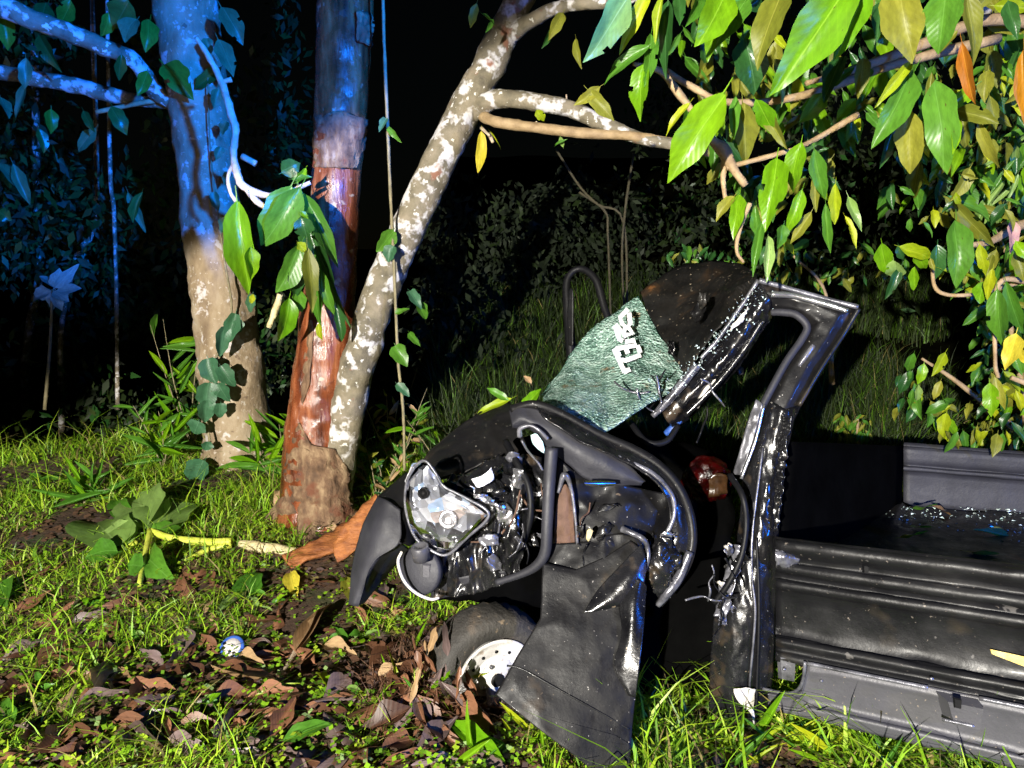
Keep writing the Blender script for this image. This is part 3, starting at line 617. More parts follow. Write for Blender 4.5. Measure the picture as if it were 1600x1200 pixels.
# --- overhanging tree at the top right
TB = Vector((3.9, 3.4, gz(3.9, 3.4)))
t4 = thing('overhanging_tree', TB, 'tree reaching in from the right with big glossy hanging leaves', 'tree')
w4 = lambda pts: [(*P(a, b, d), r * d / F) for a, b, d, r in pts]
tube('trunk', [(*TB, .13), (3.85, 3.3, 1.2, .12), (3.7, 3.1, 2.4, .10), (3.4, 2.9, 3.4, .08)], 'grey_bark', t4, 14, 30, .12, 8, True)
for pts_ in [[(1700, -160, 3.0, 14), (1500, -80, 2.7, 12), (1300, -60, 2.5, 10), (1150, -50, 2.35, 8), (1000, -40, 2.25, 5)],
             [(1700, 60, 3.0, 10), (1560, 30, 2.9, 9), (1440, 70, 2.8, 8), (1330, 110, 2.7, 6), (1260, 130, 2.6, 4)],
             [(990, 100, 2.4, 3), (1033, 112, 2.5, 5.5), (1062, 148, 2.5, 6), (1080, 172, 2.5, 5), (1110, 215, 2.5, 6), (1130, 235, 2.5, 11), (1145, 262, 2.5, 7), (1165, 290, 2.5, 5)],
             [(1038, 110, 2.6, 5), (1080, 135, 2.6, 5), (1140, 160, 2.6, 5), (1250, 150, 2.65, 6), (1400, 100, 2.8, 7), (1560, 60, 2.9, 8)],
             [(1135, 262, 2.5, 4), (1180, 250, 2.5, 4), (1225, 238, 2.5, 4), (1260, 225, 2.55, 4), (1340, 180, 2.6, 5)], [(1172, 318, 2.48, 4), (1160, 345, 2.48, 4), (1152, 375, 2.48, 3.5), (1152, 395, 2.48, 3), (1162, 410, 2.48, 2)],
             [(1133, 250, 2.52, 6), (1130, 280, 2.52, 4), (1134, 318, 2.52, 3)], [(1700, 330, 3.2, 9), (1600, 350, 3.1, 8), (1540, 380, 3.0, 5), (1480, 380, 2.95, 4)],
             [(1700, 420, 3.0, 8), (1620, 440, 2.9, 6), (1560, 445, 2.85, 4), (1555, 560, 2.8, 3), (1560, 590, 2.8, 3)], [(1455, 410, 2.9, 3), (1466, 455, 2.9, 3), (1520, 460, 2.9, 3), (1600, 440, 2.95, 3)],
             [(1580, 590, 2.9, 4), (1620, 605, 2.9, 5)]]:
    tube('branch', pts_, 'twig', t4, 8, 30, .2, 20)
LV = [(985, -15, 912, 98, 52, 2.15, 'pale'), (1017, -15, 966, 84, 24, 2.2, 'lime'), (1038, -8, 1018, 66, 15, 2.2, 'lime'), (1044, 0, 1034, 124, 36, 2.28, 'dark'), (1015, 70, 938, 130, 26, 2.25, 'green'), (1006, 98, 994, 190, 38, 2.3, 'bright'), (1018, 50, 1008, 135, 24, 2.3, 'green'),
      (1140, -25, 1088, 72, 58, 2.1, 'bright'), (1172, -5, 1120, 72, 36, 2.2, 'green'), (1226, -15, 1182, 100, 50, 2.15, 'olive'), (1162, 60, 1180, 148, 56, 2.35, 'dark'), (1330, -45, 1210, 140, 78, 2.0, 'bright'), (1358, -35, 1304, 90, 42, 2.05, 'bright'), (1222, 120, 1221, 168, 12, 2.1, 'pale'),
      (1132, 142, 1038, 284, 58, 2.2, 'bright'), (1078, 160, 1037, 212, 15, 2.4, 'lime'), (1160, 160, 1168, 262, 42, 2.45, 'olive'), (1180, 155, 1216, 220, 30, 2.4, 'bright'), (1188, 165, 1230, 235, 22, 2.45, 'olive'), (1150, 150, 1148, 215, 18, 2.4, 'green'), (918, 140, 958, 190, 24, 2.6, 'olive'), (938, 135, 896, 165, 18, 2.6, 'olive'),
      (1400, -25, 1420, 96, 62, 2.2, 'olive'), (1478, -25, 1464, 88, 56, 2.1, 'green'), (1512, -15, 1530, 105, 34, 2.25, 'olive'), (1503, 66, 1522, 172, 24, 2.2, 'orange'), (1426, 95, 1371, 165, 18, 2.3, 'lime'), (1430, 108, 1373, 230, 42, 2.35, 'green'), (1420, 172, 1422, 275, 46, 2.45, 'olive'), (1456, 112, 1452, 205, 15, 2.4, 'olive'),
      (1464, 122, 1484, 270, 50, 2.35, 'green'), (1492, 178, 1490, 240, 18, 2.34, 'bright'), (1546, 150, 1556, 205, 17, 2.6, 'olive'), (1528, 192, 1562, 265, 20, 2.6, 'olive'), (1600, 78, 1600, 210, 20, 2.4, 'orange'), (1290, 145, 1250, 195, 34, 2.6, 'green'), (1320, 90, 1285, 150, 30, 2.6, 'dark'), (1350, 90, 1345, 150, 26, 2.6, 'olive'),
      (1214, 246, 1196, 358, 43, 2.3, 'bright'), (1252, 222, 1235, 304, 36, 2.35, 'bright'), (1272, 232, 1292, 315, 26, 2.4, 'green'), (1306, 286, 1302, 355, 18, 2.4, 'lime'), (1254, 295, 1232, 368, 22, 2.4, 'bright'), (1268, 330, 1234, 382, 18, 2.45, 'olive'), (1225, 350, 1218, 390, 24, 2.4, 'green'), (1148, 306, 1118, 345, 20, 2.5, 'olive'),
      (1156, 302, 1148, 372, 24, 2.5, 'bright'), (1182, 322, 1186, 385, 18, 2.5, 'green'), (1290, 318, 1298, 398, 16, 2.5, 'green'), (1325, 306, 1348, 362, 16, 2.5, 'pale'), (1320, 338, 1342, 390, 12, 2.5, 'lime'), (1274, 278, 1275, 332, 14, 2.5, 'olive'), (1192, 345, 1176, 432, 16, 2.35, 'green'), (1200, 370, 1203, 440, 18, 2.35, 'pale'),
      (1476, 308, 1556, 390, 26, 2.9, 'olive'), (1482, 306, 1552, 345, 24, 3.0, 'green'), (1494, 342, 1504, 450, 40, 2.8, 'green'), (1405, 385, 1464, 402, 22, 2.9, 'lime'), (1430, 388, 1452, 424, 22, 2.9, 'bright'), (1378, 380, 1390, 436, 28, 2.9, 'bright'), (1396, 406, 1398, 442, 30, 2.9, 'pale'), (1530, 382, 1540, 432, 18, 2.9, 'lime'), (1582, 342, 1582, 398, 22, 2.8, 'pink'),
      (1558, 452, 1562, 548, 36, 2.7, 'green'), (1572, 440, 1600, 530, 24, 2.8, 'green'), (1588, 520, 1570, 578, 30, 2.65, 'yellow'), (1590, 545, 1608, 572, 14, 2.7, 'yellow'), (1546, 598, 1548, 652, 26, 2.75, 'bright'), (1554, 588, 1572, 642, 14, 2.75, 'olive'), (1428, 552, 1418, 582, 16, 3.0, 'green'), (1444, 568, 1434, 602, 17, 3.0, 'bright'), (1435, 602, 1432, 628, 12, 3.0, 'pale'), (1470, 595, 1458, 625, 14, 3.0, 'olive'), (1515, 630, 1510, 652, 12, 3.0, 'olive'),
      (1470, 420, 1540, 440, 16, 2.9, 'lime'), (1540, 440, 1530, 475, 26, 2.8, 'bright'), (1585, 395, 1600, 440, 24, 2.8, 'olive'), (1575, 0, 1590, 60, 24, 2.4, 'dark'), (1100, -10, 1075, 40, 26, 2.3, 'green'), (1060, -10, 1062, 40, 20, 2.3, 'dark'), (1380, 0, 1370, 60, 24, 2.4, 'dark')]
for a in LV: pleaf(a[0], a[1], a[2], a[3], a[4], a[5], 'leaf_' + a[6], t4)
def cluster(n_, poly, d0, d1, mats, wr, lr, parent, kind='broad', cond=None, droop=1.0):
    c = 0
    while c < n_:
        px, py = random.uniform(poly[0], poly[2]), random.uniform(poly[1], poly[3])
        if cond and not cond(px, py): continue
        d = random.uniform(d0, d1); b_ = P(px, py, d); L = random.uniform(*lr)
        v = Vector((random.uniform(-.75, .75), random.uniform(-.4, .4), -random.uniform(.2, 1.2) * droop)).normalized()
        leaf(b_, b_ + v * L, L * random.uniform(*wr), random.choice(mats), parent, kind); c += 1
inhull = lambda x, y: (y < 130 + (x - 1040) * .2 or (x > 1140 and y < 390 and x < 1340) or x > 1380) and not (1300 < x < 1400 and y > 220) and noise.noise(Vector((x * .012, y * .012, 5))) > -.22
cluster(195, (1090, -40, 1620, 430), 2.6, 3.4, ['leaf_green', 'leaf_olive', 'leaf_bright', 'leaf_dark', 'leaf_olive', 'leaf_green', 'leaf_lime'], (.26, .5), (.05, .15), t4, cond=inhull)
t10 = thing('overhanging_tree', Vector((3.6, 4.3, gz(3.6, 4.3))), 'second smaller leaved tree crown behind the big hanging leaves', 'tree')
tube('trunk', [(3.6, 4.3, gz(3.6, 4.3), .10), (3.4, 4.1, 1.6, .09), (2.9, 3.9, 2.6, .07), (1.9, 3.6, 3.0, .04)], 'grey_bark', t10, 12, 30, .12, 8, True)
cluster(285, (1060, -30, 1630, 400), 3.2, 3.8, ['leaf_green', 'leaf_bright', 'leaf_olive', 'leaf_green', 'leaf_dark'], (.24, .42), (.08, .18), t10, cond=lambda x, y: y < 330 - max(0, 1200 - x) * .9 - 60 * noise.noise(Vector((x * .02, 3, 1))) and not (1290 < x < 1390 and y > 230) and noise.noise(Vector((x * .011, y * .011, 8))) > -.18, droop=1.5)
t8 = thing('leafy_shrub', place_on(1600, 660, 3.7), 'dense yellow green shrub filling the right edge down to the truck bed', 'shrub')
tube('stem', [(1610, 700, 3.7, 7), (1590, 560, 3.6, 5), (1560, 440, 3.5, 3)], 'twig', t8, 6, 14); tube('stem', [(1610, 690, 3.7, 6), (1500, 600, 3.7, 4), (1440, 560, 3.7, 2)], 'twig', t8, 6, 14)
cluster(250, (1400, 380, 1630, 695), 3.2, 3.9, ['leaf_green', 'leaf_olive', 'leaf_bright', 'leaf_dark', 'leaf_olive', 'leaf_lime'], (.28, .5), (.06, .14), t8, cond=lambda x, y: (x > 1530 + (y - 520) * .1 or (y > 520 and noise.noise(Vector((x * .02, y * .02, 1))) > .25)))
t9 = thing('leafy_shrub', place_on(1300, 560, 4.2), 'dim shrub hanging behind the crushed cab roof', 'shrub')
cluster(110, (1040, 380, 1420, 470), 3.7, 4.4, ['leaf_green', 'leaf_dark', 'leaf_olive', 'leaf_dark'], (.28, .5), (.04, .10), t9, cond=lambda x, y: y < 450 - abs(x - 1250) * .12 + 20 * noise.noise(Vector((x * .02, 1, 2))))
tube('stem', [(1300, 600, 4.2, 5), (1290, 460, 4.1, 3), (1240, 400, 4.0, 2)], 'twig', t9, 6, 12)
# fern-leaved bush behind it, on the right
t5 = thing('feathery_bush', place_on(1640, 640, 3.9), 'pale feathery bush at the right edge behind the big leaves', 'bush')
for a in [(1640, 640, 1620, 420, 1570, 250), (1650, 640, 1600, 460, 1540, 330), (1640, 640, 1650, 400, 1620, 150)]:
    tube('stem', [(a[0], a[1], 3.9, 6), (a[2], a[3], 3.8, 4), (a[4], a[5], 3.7, 2)], 'twig', t5, 6, 14)
cluster(170, (1505, 190, 1625, 480), 3.3, 4.0, ['leaf_green', 'leaf_pale', 'leaf_olive', 'leaf_green'], (.12, .22), (.10, .20), t5, 'blade', cond=lambda x, y: x > 1500 + abs(y - 330) * .2)
t6 = thing('low_bush', place_on(1570, 690, 4.4), 'low yellow green bush beyond the far side of the truck bed', 'bush')
cluster(150, (1510, 620, 1640, 705), 4.1, 4.6, ['leaf_olive', 'leaf_green', 'leaf_olive'], (.25, .45), (.04, .09), t6, 'broad', cond=lambda x, y: y > 640 + abs(x - 1600) * .25)
tube('stem', [(1580, 740, 4.4, 5), (1575, 660, 4.4, 3)], 'twig', t6, 6, 6)
t7 = thing('weed_clump', place_on(1345, 690, 4.6), 'small dim weed behind the cab in the dark', 'plant')
cluster(46, (1310, 645, 1360, 685), 4.5, 4.7, ['leaf_olive', 'leaf_green'], (.25, .45), (.04, .09), t7); tube('stem', [(1340, 720, 4.6, 3), (1340, 650, 4.6, 2)], 'twig', t7, 6, 6)
# dim twigs on the bank in the middle
for k, (pp, lab) in enumerate([([(868, 232), (905, 290), (935, 320), (975, 350)], 'bare dim twig slanting down under the side limb'), ([(990, 240), (978, 320), (972, 400)], 'upright bare stem below the limb end'),
                               ([(905, 300), (945, 330), (950, 370)], 'short forked dim twig left of the upright stem')]):
    tag(tube('dead_sapling', [(x, y, 5.6, 2) for x, y in pp] + [(pp[-1][0] + 5, 520, 5.9, 2)], 'dark_twig', None, 6, 20, .2), lab, 'twig')

# --- tall weeds at the pale tree's foot (each stem clump a plant)
def weed(px, py, n_, hgt, label, mats, d=None, lr=(.12, .3), wr=(.09, .15), spread=.25, kind='blade'):
    g = G(px, py) if d is None else place_on(px, py, d)
    t = thing('tall_weed', g, label, 'plant')
    for s in range(max(2, n_ // 9)):
        top = g + Vector((random.uniform(-spread, spread), random.uniform(-.1, .1), hgt * random.uniform(.6, 1)))
        tube('stem', [(g.x, g.y, g.z, .005), tuple((g.lerp(top, .5) + Vector((random.uniform(-.03, .03), 0, .03)))) + (.004,), (*top, .0015)], 'vine', t, 5, 8, 0, 6, True)
        for q in range(9):
            b_ = g.lerp(top, random.uniform(.15, 1)); L = random.uniform(*lr)
            v = Vector((random.uniform(-1, 1), random.uniform(-.5, .5), random.uniform(-.2, .9))).normalized()
            leaf(b_, b_ + v * L, L * random.uniform(*wr), random.choice(mats), t, kind)
    return t
gr = ['leaf_green', 'leaf_bright', 'leaf_green']
weed(300, 700, 54, .95, 'tall bamboo like weed left of the pale trunk', gr, None, (.14, .3), (.10, .16), .32)
weed(255, 735, 36, .5, 'bushy long leaved weed further left of the pale trunk', gr)
weed(430, 730, 18, .32, 'small narrow leaved weed between the two trunks', gr)
weed(425, 750, 18, .2, 'low weed at the root of the middle tree', gr)
weed(590, 780, 54, .40, 'tangled weed right of the red brown trunk', ['leaf_green', 'leaf_olive', 'leaf_dark', 'leaf_tan'], None, (.05, .12), (.2, .35), .22, 'broad')
weed(620, 740, 45, .62, 'loose leafy weed behind the hanging liana', ['leaf_green', 'leaf_olive', 'leaf_tan'], None, (.05, .12), (.15, .35), .28, 'broad')
weed(700, 690, 36, .45, 'leafy weed rising behind the crushed bonnet', gr, 4.6, (.08, .2), (.08, .16), .3)
weed(130, 790, 18, .2, 'low tuft in the bright grass at far left', gr)

# ================================================================== THE TRUCK
TR = thing('wrecked_pickup_truck', (0.9, 2.7, gz(.9, 2.7)), 'crushed black pickup truck with cracked windscreen lying against the trees', 'pickup truck')
def tube_w(name, pts, mat, parent, **k): return tube(name, pts, mat, parent, **k)
# bed side nearest to us: profile carried along a straight line
A0, B0 = 2.50, 2.02
def along(px, y_left, y_right, dl=0):
    """point on the bed side: px between 1190 (left) and 1660 (right)"""
    a = P(1200, y_left, A0 + dl); b_ = P(1660, y_right, B0 + dl)
    # solve the parameter so that it projects at px
    lo, hi = -.2, 1.3
    for _ in range(30):
        m_ = (lo + hi) / 2; q = a.lerp(b_, m_); xx = 800 + F * q.x / ((q - CAM).dot(Vector((0, math.cos(PITCH), -math.sin(PITCH)))))
        if xx < px: lo = m_
        else: hi = m_
    return a.lerp(b_, lo)
def bedstrip(name, prof, mat, x0=1212, x1=1760, th=.006, amp=0, parent=TR, nu=40):
    rows = [[tuple(along(x0, yl, yr, dl)), tuple(along(x1, yl, yr, dl))] for yl, yr, dl in prof]
    return sheet(name, rows, mat, parent, nu=nu, nv=2, linear=True, world=True, th=th, amp=amp, freq=5, edge=.3)
yr = lambda yl: 893 + (yl - 838) * 1.205          # the same height seen at the right end
bed = bedstrip('side_panel', [(v, yr(v), o) for v, o in [(838, .03), (838.5, -.01), (846, -.028), (856, -.03), (862, -.012), (866, 0), (876, 0), (879, -.014), (886, -.02), (890, -.016), (893, .004), (902, .006), (905, -.016), (912, -.022), (916, -.018), (920, 0),
                              (955, .008), (990, 0), (993, -.02), (999, -.032), (1003, -.03), (1008, -.012), (1014, -.015), (1018, -.03), (1026, -.034), (1030, -.03)]], 'panel', amp=.006)
# lower skirt with its notch
def skx(yt): return 1262
rows = []
for f_ in (0, .12, .2, .75, .8, 1.0):
    o = [-.045, -.052, -.048, -.046, -.060, -.058][[0, .12, .2, .75, .8, 1.0].index(f_)]
    r_ = []
    for x in (1200, 1230, 1252, 1262, 1300, 1480, 1620, 1760):
        t0 = {1200: 1082, 1230: 1080, 1252: 1068, 1262: 1026}.get(x, 1022)
        yl = t0 + (1108 - t0) * f_; r_.append(tuple(along(x, yl, yr(yl), o)))
    rows.append(r_)
sk_ = sheet('skirt', rows, 'skirt', TR, nu=8, nv=4, linear=True, world=True, th=.01, amp=.002, freq=4, edge=.2)
tube('skirt_rim', [(*along(x, y, yr(y), -.05), .006) for x, y in ((1192, 1078), (1228, 1077), (1246, 1068), (1255, 1050), (1258, 1022))], 'trim', sk_, 8, 24, 0, 6, True)
tube('edge_bead', [(*along(x, 1024, yr(1024), -.05), .007) for x in (1262, 1450)], 'trim', sk_, 8, 24, 0, 6, True); tube('edge_bead', [(*along(x, 1024, yr(1024), -.05), .007) for x in (1530, 1760)], 'trim', sk_, 8, 24, 0, 6, True)
# latch
def boxw(name, c4, depth, mat, parent):
    V = [Vector(v) for v in c4] + [Vector(v) + Vector((0, -depth, 0)) for v in c4]
    ctr = sum(V[4:], Vector()) / 4; V = V[:4] + [ctr + (v - ctr) * .82 for v in V[4:]]
    return obj(name, V, [(0, 1, 2, 3), (7, 6, 5, 4), (0, 4, 5, 1), (1, 5, 6, 2), (2, 6, 7, 3), (3, 7, 4, 0)], mat, parent, False)
boxw('latch', [along(1462, 1026, yr(1026), -.05), along(1528, 1026, yr(1026), -.05), along(1520, 1062, yr(1062), -.05), along(1474, 1062, yr(1062), -.05)], .045, 'skirt', TR)
tube('latch_lit_edge', [(*along(1472, 1064, yr(1064), -.085), .005), (*along(1522, 1064, yr(1064), -.085), .005)], 'trim', TR, 8, 8, 0, 6, True)  # paler tube added as the lit lower edge of the latch
boxw('latch_catch', [along(1489, 1030, yr(1030), -.094), along(1502, 1030, yr(1030), -.094), along(1501, 1044, yr(1044), -.094), along(1490, 1044, yr(1044), -.094)], .006, 'seal', TR)
boxw('corner_bracket', [along(1214, 1016, yr(1016), -.02), along(1242, 1016, yr(1016), -.02), along(1240, 1056, yr(1056), -.02), along(1216, 1056, yr(1056), -.02)], .02, 'trim', TR)
boxw('slot', [along(1347, 862, yr(862), -.02), along(1355, 862, yr(862), -.02), along(1355, 874, yr(874), -.02), along(1347, 874, yr(874), -.02)], .012, 'seal', TR)
for x, y in ((1283, 1046), (1212, 1095), (1455, 1010), (1225, 1040)):
    V, Fc = lathe_geo(along(x, y, yr(y), -.05), (0, -1, 0), [(0, .006), (.004, .006), (.007, .003)], 10); obj('rivet', V, Fc, 'trim', TR)
dc = [along(1548, 955, yr(955), -.012), along(1600, 957, yr(957), -.012), along(1640, 955, yr(955), -.012), along(1640, 972, yr(972), -.012), along(1600, 970, yr(970), -.012), along(1550, 961, yr(961), -.012)]
obj('stripe_decal', dc + [v + Vector((0, .003, 0)) for v in dc], [tuple(range(6)), tuple(range(11, 5, -1))] + [(i, i + 6, (i + 1) % 6 + 6, (i + 1) % 6) for i in range(6)], 'decal', TR, False)
# crumpled end of the upper ridges
sheet('bent_flange', [[(1212, 860, 2.46), (1222, 858, 2.455), (1245, 864, 2.45)], [(1212, 868, 2.44), (1224, 870, 2.43), (1246, 872, 2.44)], [(1212, 880, 2.46), (1224, 884, 2.455), (1245, 882, 2.45)]], 'trim', TR, nu=8, nv=8, amp=.012, freq=30, th=.003)
# far side of the bed (its inner face) and the bed floor
rows = [[(1412, 697 + v, 3.65 + o), (1760, 722 + v * 1.1, 3.35 + o)] for v, o in ((0, .04), (0.5, 0), (6, -.012), (24, -.012), (30, 0), (33, -.02), (37, -.02), (39, .01), (60, .012), (95, .0))]
sheet('far_side_panel', rows, 'plastic', TR, nu=30, nv=3, linear=True, th=.02, amp=.004, freq=4)
rows = [[(1230, 800, 3.6), (1410, 790, 3.6), (1760, 822, 3.35)], [(1232, 850, 3.0), (1390, 850, 3.0), (1700, 885, 2.75)], [(1232, 905, 2.56), (1390, 915, 2.50), (1690, 960, 2.2)]]
fl = sheet('bed_floor', rows, 'rust_paint', TR, nu=20, nv=12, linear=True, th=.02, amp=.006, freq=8, edge=.5)
V = []; Fc = []
for _ in range(420):
    px, py = random.uniform(1385, 1610), random.uniform(795, 868); d = 3.6 - (py - 790) / 78 * .75
    if py > 800 + (px - 1385) * .02 + random.random() * 60: continue
    c = P(px, py, d - .02) + Vector((0, 0, .01)); s = random.uniform(.003, .011); i = len(V)
    V += [c + Vector((random.uniform(-s, s), random.uniform(-s, s), random.uniform(-.2 * s, s))) for _ in range(4)]; Fc += [(i, i + 1, i + 2), (i, i + 2, i + 3), (i + 1, i + 3, i + 2)]
tag(obj('glass_crumbs', V, Fc, 'shard_glass', TR, False), kind='stuff')
for a in [(1405, 840, 1450, 832, 12, 'leaf_lime'), (1425, 795, 1465, 790, 14, 'leaf_green'), (1455, 790, 1490, 805, 14, 'leaf_tan'), (1500, 860, 1560, 868, 9, 'leaf_olive'), (1520, 828, 1590, 842, 8, 'leaf_olive'), (1420, 822, 1455, 825, 9, 'leaf_bright')]:
    d = 3.45 - (a[1] - 790) / 78 * .7
    o = leaf(P(a[0], a[1], d), P(a[2], a[3], d - .02), a[4] * d / F * 1.4, a[5], None, 'dead', Vector((0, -.4, 1)), 'fallen_leaf')
    tag(o, {'leaf_lime': 'lime yellow leaf lying on the truck bed floor', 'leaf_green': 'green leaf at the far edge of the truck bed', 'leaf_tan': 'tan dry leaf beside the green one in the truck bed', 'leaf_bright': 'bright green leaf in the middle of the truck bed'}.get(a[5], ('olive leaf strip lying along the near edge of the truck bed' if a[1] > 850 else 'olive leaf strip across the glass crumbs in the truck bed')), 'leaf')
# cab back and inner sheets; the cabin's shade is put into their near-black
sheet('cab_back', [[(1236, 690, 2.72), (1300, 692, 3.05), (1412, 697, 3.66)], [(1218, 845, 2.62), (1300, 850, 2.9), (1409, 800, 3.62)]], 'cab_shade', TR, nu=6, nv=6, linear=True, th=.02)
sheet('floor_pan', [[(800, 900, 3.4), (1000, 900, 3.4), (1225, 880, 3.3)], [(840, 1010, 2.85), (1010, 1010, 2.8), (1120, 1000, 2.75)]], 'cab_shade', TR, nu=8, nv=8, th=.02, amp=.01)
sheet('dashboard', [[(880, 672, 3.3), (960, 676, 3.2), (1040, 690, 3.2), (1140, 720, 3.2)], [(870, 740, 3.0), (950, 760, 2.95), (1050, 780, 2.95), (1140, 800, 3.0)], [(850, 900, 2.95), (950, 920, 2.9), (1050, 940, 2.9), (1130, 960, 2.9)]], 'cab_shade', TR, nu=8, nv=8, th=.02, amp=.03, freq=6)
sheet('engine_bay_shade', [[(700, 740, 2.95), (800, 690, 3.0), (880, 672, 3.1)], [(680, 830, 2.85), (780, 840, 2.85), (880, 850, 2.9)], [(680, 935, 2.85), (790, 940, 2.85), (880, 950, 2.9)]], 'cab_shade', TR, nu=8, nv=8, th=.02, amp=.03, freq=7)  # black sheet put in for the darkness of the engine bay
sheet('sill_shade', [[(985, 880, 2.72), (1050, 885, 2.72), (1125, 870, 2.70)], [(985, 1000, 2.66), (1050, 1005, 2.68), (1120, 1000, 2.66)], [(980, 1110, 2.62), (1050, 1112, 2.62), (1114, 1110, 2.60)]], 'cab_shade', TR, nu=8, nv=8, th=.02, amp=.01)  # added black sheet standing in for the shadow beyond the door
# red lamp and amber bit inside
rl = sheet('red_lamp', [[(1088, 716, 2.86), (1108, 712, 2.84), (1128, 722, 2.84), (1140, 735, 2.86)], [(1070, 742, 2.86), (1098, 740, 2.80), (1124, 742, 2.80), (1142, 750, 2.85)], [(1066, 762, 2.88), (1090, 765, 2.82), (1115, 768, 2.82), (1134, 772, 2.86)], [(1074, 778, 2.9), (1092, 782, 2.86), (1112, 780, 2.86), (1128, 778, 2.88)]], 'red_lens', TR, nu=10, nv=10, amp=.012, freq=16, th=.01, seed=21)
sheet('amber_lens', [[(1106, 750, 2.76), (1118, 738, 2.755), (1136, 742, 2.76)], [(1108, 776, 2.77), (1120, 775, 2.76), (1134, 770, 2.77)]], 'amber_lens', rl, nu=8, nv=8, amp=.01, freq=20)
# windscreen
ws = sheet('windscreen', [[(846, 615, 3.28), (880, 573, 3.34), (910, 530, 3.42), (950, 496, 3.48), (998, 463, 3.52)], [(848, 624, 2.95), (886, 604, 3.02), (930, 572, 3.24), (980, 530, 3.28), (1028, 520, 3.3)],
                          [(858, 642, 2.66), (905, 632, 2.74), (950, 612, 2.95), (1010, 582, 3.02), (1066, 577, 3.08)], [(918, 688, 2.575), (938, 680, 2.58), (964, 664, 2.62), (1002, 640, 2.72), (1048, 614, 2.86)]], 'cracked_glass', TR, nu=14, nv=12, amp=.007, freq=7, th=.005, seed=2)
def zl(x, y): return (930 + x / 9.23, 470 + y / 9.23)
def scr_d(px, py): return 3.32 - (py - 470) / 115 * .30 + (px - 960) * .0004
def stroke(pts_, w_):
    """a flat band of print on the glass"""
    out = [zl(*p) for p in pts_]; L_, R_ = [], []
    for i, p in enumerate(out):
        a = out[max(0, i - 1)]; b_ = out[min(len(out) - 1, i + 1)]; dx, dy = b_[0] - a[0], b_[1] - a[1]; l = math.hypot(dx, dy) or 1
        L_.append((p[0] - dy / l * w_, p[1] + dx / l * w_)); R_.append((p[0] + dy / l * w_, p[1] - dx / l * w_))
    V = [P(*q, scr_d(*q) - .022) for q in L_ + R_]; n_ = len(L_); V += [v + Vector((0, .0015, 0)) for v in V]
    Fc = []
    for i in range(n_ - 1): Fc += [(i, i + 1, n_ + i + 1, n_ + i), (2 * n_ + i, 3 * n_ + i, 3 * n_ + i + 1, 2 * n_ + i + 1), (i, 2 * n_ + i, 2 * n_ + i + 1, i + 1), (n_ + i, n_ + i + 1, 3 * n_ + i + 1, 3 * n_ + i)]
    return V, Fc
for st in ([[(475, 120), (360, 235), (385, 330), (440, 375), (400, 470), (360, 430), (310, 350), (268, 400)]], [[(490, 170), (505, 330), (470, 380), (540, 470), (440, 490), (400, 520)], [(300, 400), (350, 560), (400, 580)]],
           [[(430, 590), (560, 570), (600, 640), (300, 690)], [(430, 640), (470, 760)], [(300, 690), (350, 800)], [(610, 640), (650, 750)]], [[(660, 780), (440, 860), (345, 850)], [(270, 690), (345, 850), (425, 1035)], [(410, 1030), (505, 985)]]):
    V, Fc = join([stroke(s, 3.7) for s in st]); obj('letter', V, Fc, 'sticker', ws, False)
# roof, crushed down
rf = sheet('roof', [[(999, 462, 3.52), (1045, 428, 3.62), (1100, 414, 3.6), (1150, 418, 3.45), (1184, 432, 3.2)], [(1028, 522, 3.32), (1075, 490, 3.32), (1120, 466, 3.25), (1150, 450, 3.15), (1183, 440, 3.0)],
                    [(1066, 580, 3.06), (1095, 555, 3.0), (1125, 520, 2.95), (1155, 480, 2.9), (1182, 446, 2.84)]], 'rust_paint', TR, nu=14, nv=14, amp=.018, freq=4.5, th=.006, seed=5)
# front roof post nearest to us, twisted
sheet('roof_post', [[(1184, 437, 2.80), (1150, 490, 2.82), (1110, 545, 2.84), (1065, 590, 2.86), (1030, 628, 2.88)], [(1200, 462, 2.74), (1168, 512, 2.75), (1128, 566, 2.77), (1085, 612, 2.79), (1040, 655, 2.82)],
                    [(1208, 488, 2.80), (1176, 540, 2.82), (1140, 590, 2.84), (1098, 632, 2.86), (1056, 672, 2.88)]], 'gloss_paint', TR, nu=20, nv=14, amp=.007, freq=22, th=.012, seed=3, an=(1, 1, .6))
tube('post_bead', [(1185, 438, 2.78, 3.5), (1150, 490, 2.79, 3.5), (1120, 532, 2.80, 3.5), (1095, 560, 2.81, 3)], 'trim', TR, 8, 30, .2, 20)
tube('post_bead', [(1090, 570, 2.79, 6), (1070, 595, 2.79, 7), (1048, 622, 2.80, 7), (1020, 650, 2.82, 5)], 'trim', TR, 8, 24, .25, 20)
tube('post_bead', [(1192, 500, 2.76, 4), (1160, 550, 2.77, 5), (1120, 600, 2.78, 5), (1070, 650, 2.80, 5)], 'gloss_paint', TR, 8, 30, .1, 20)
sheet('torn_tab', [[(1168, 478, 2.74), (1160, 490, 2.735), (1142, 510, 2.74)], [(1160, 502, 2.74), (1152, 508, 2.735), (1140, 518, 2.74)]], 'white_plastic', TR, nu=6, nv=6, amp=.006, freq=30)
tube('loose_strip', [(1118, 590, 2.80, 4), (1102, 612, 2.79, 5), (1088, 636, 2.80, 4)], 'white_plastic', TR, 8, 12, .2, 30)
tube('loose_strip', [(1062, 655, 2.86, 6), (1052, 668, 2.87, 6), (1040, 678, 2.88, 5)], 'blue_plastic', TR, 8, 12, .2, 30)
V = []; Fc = []
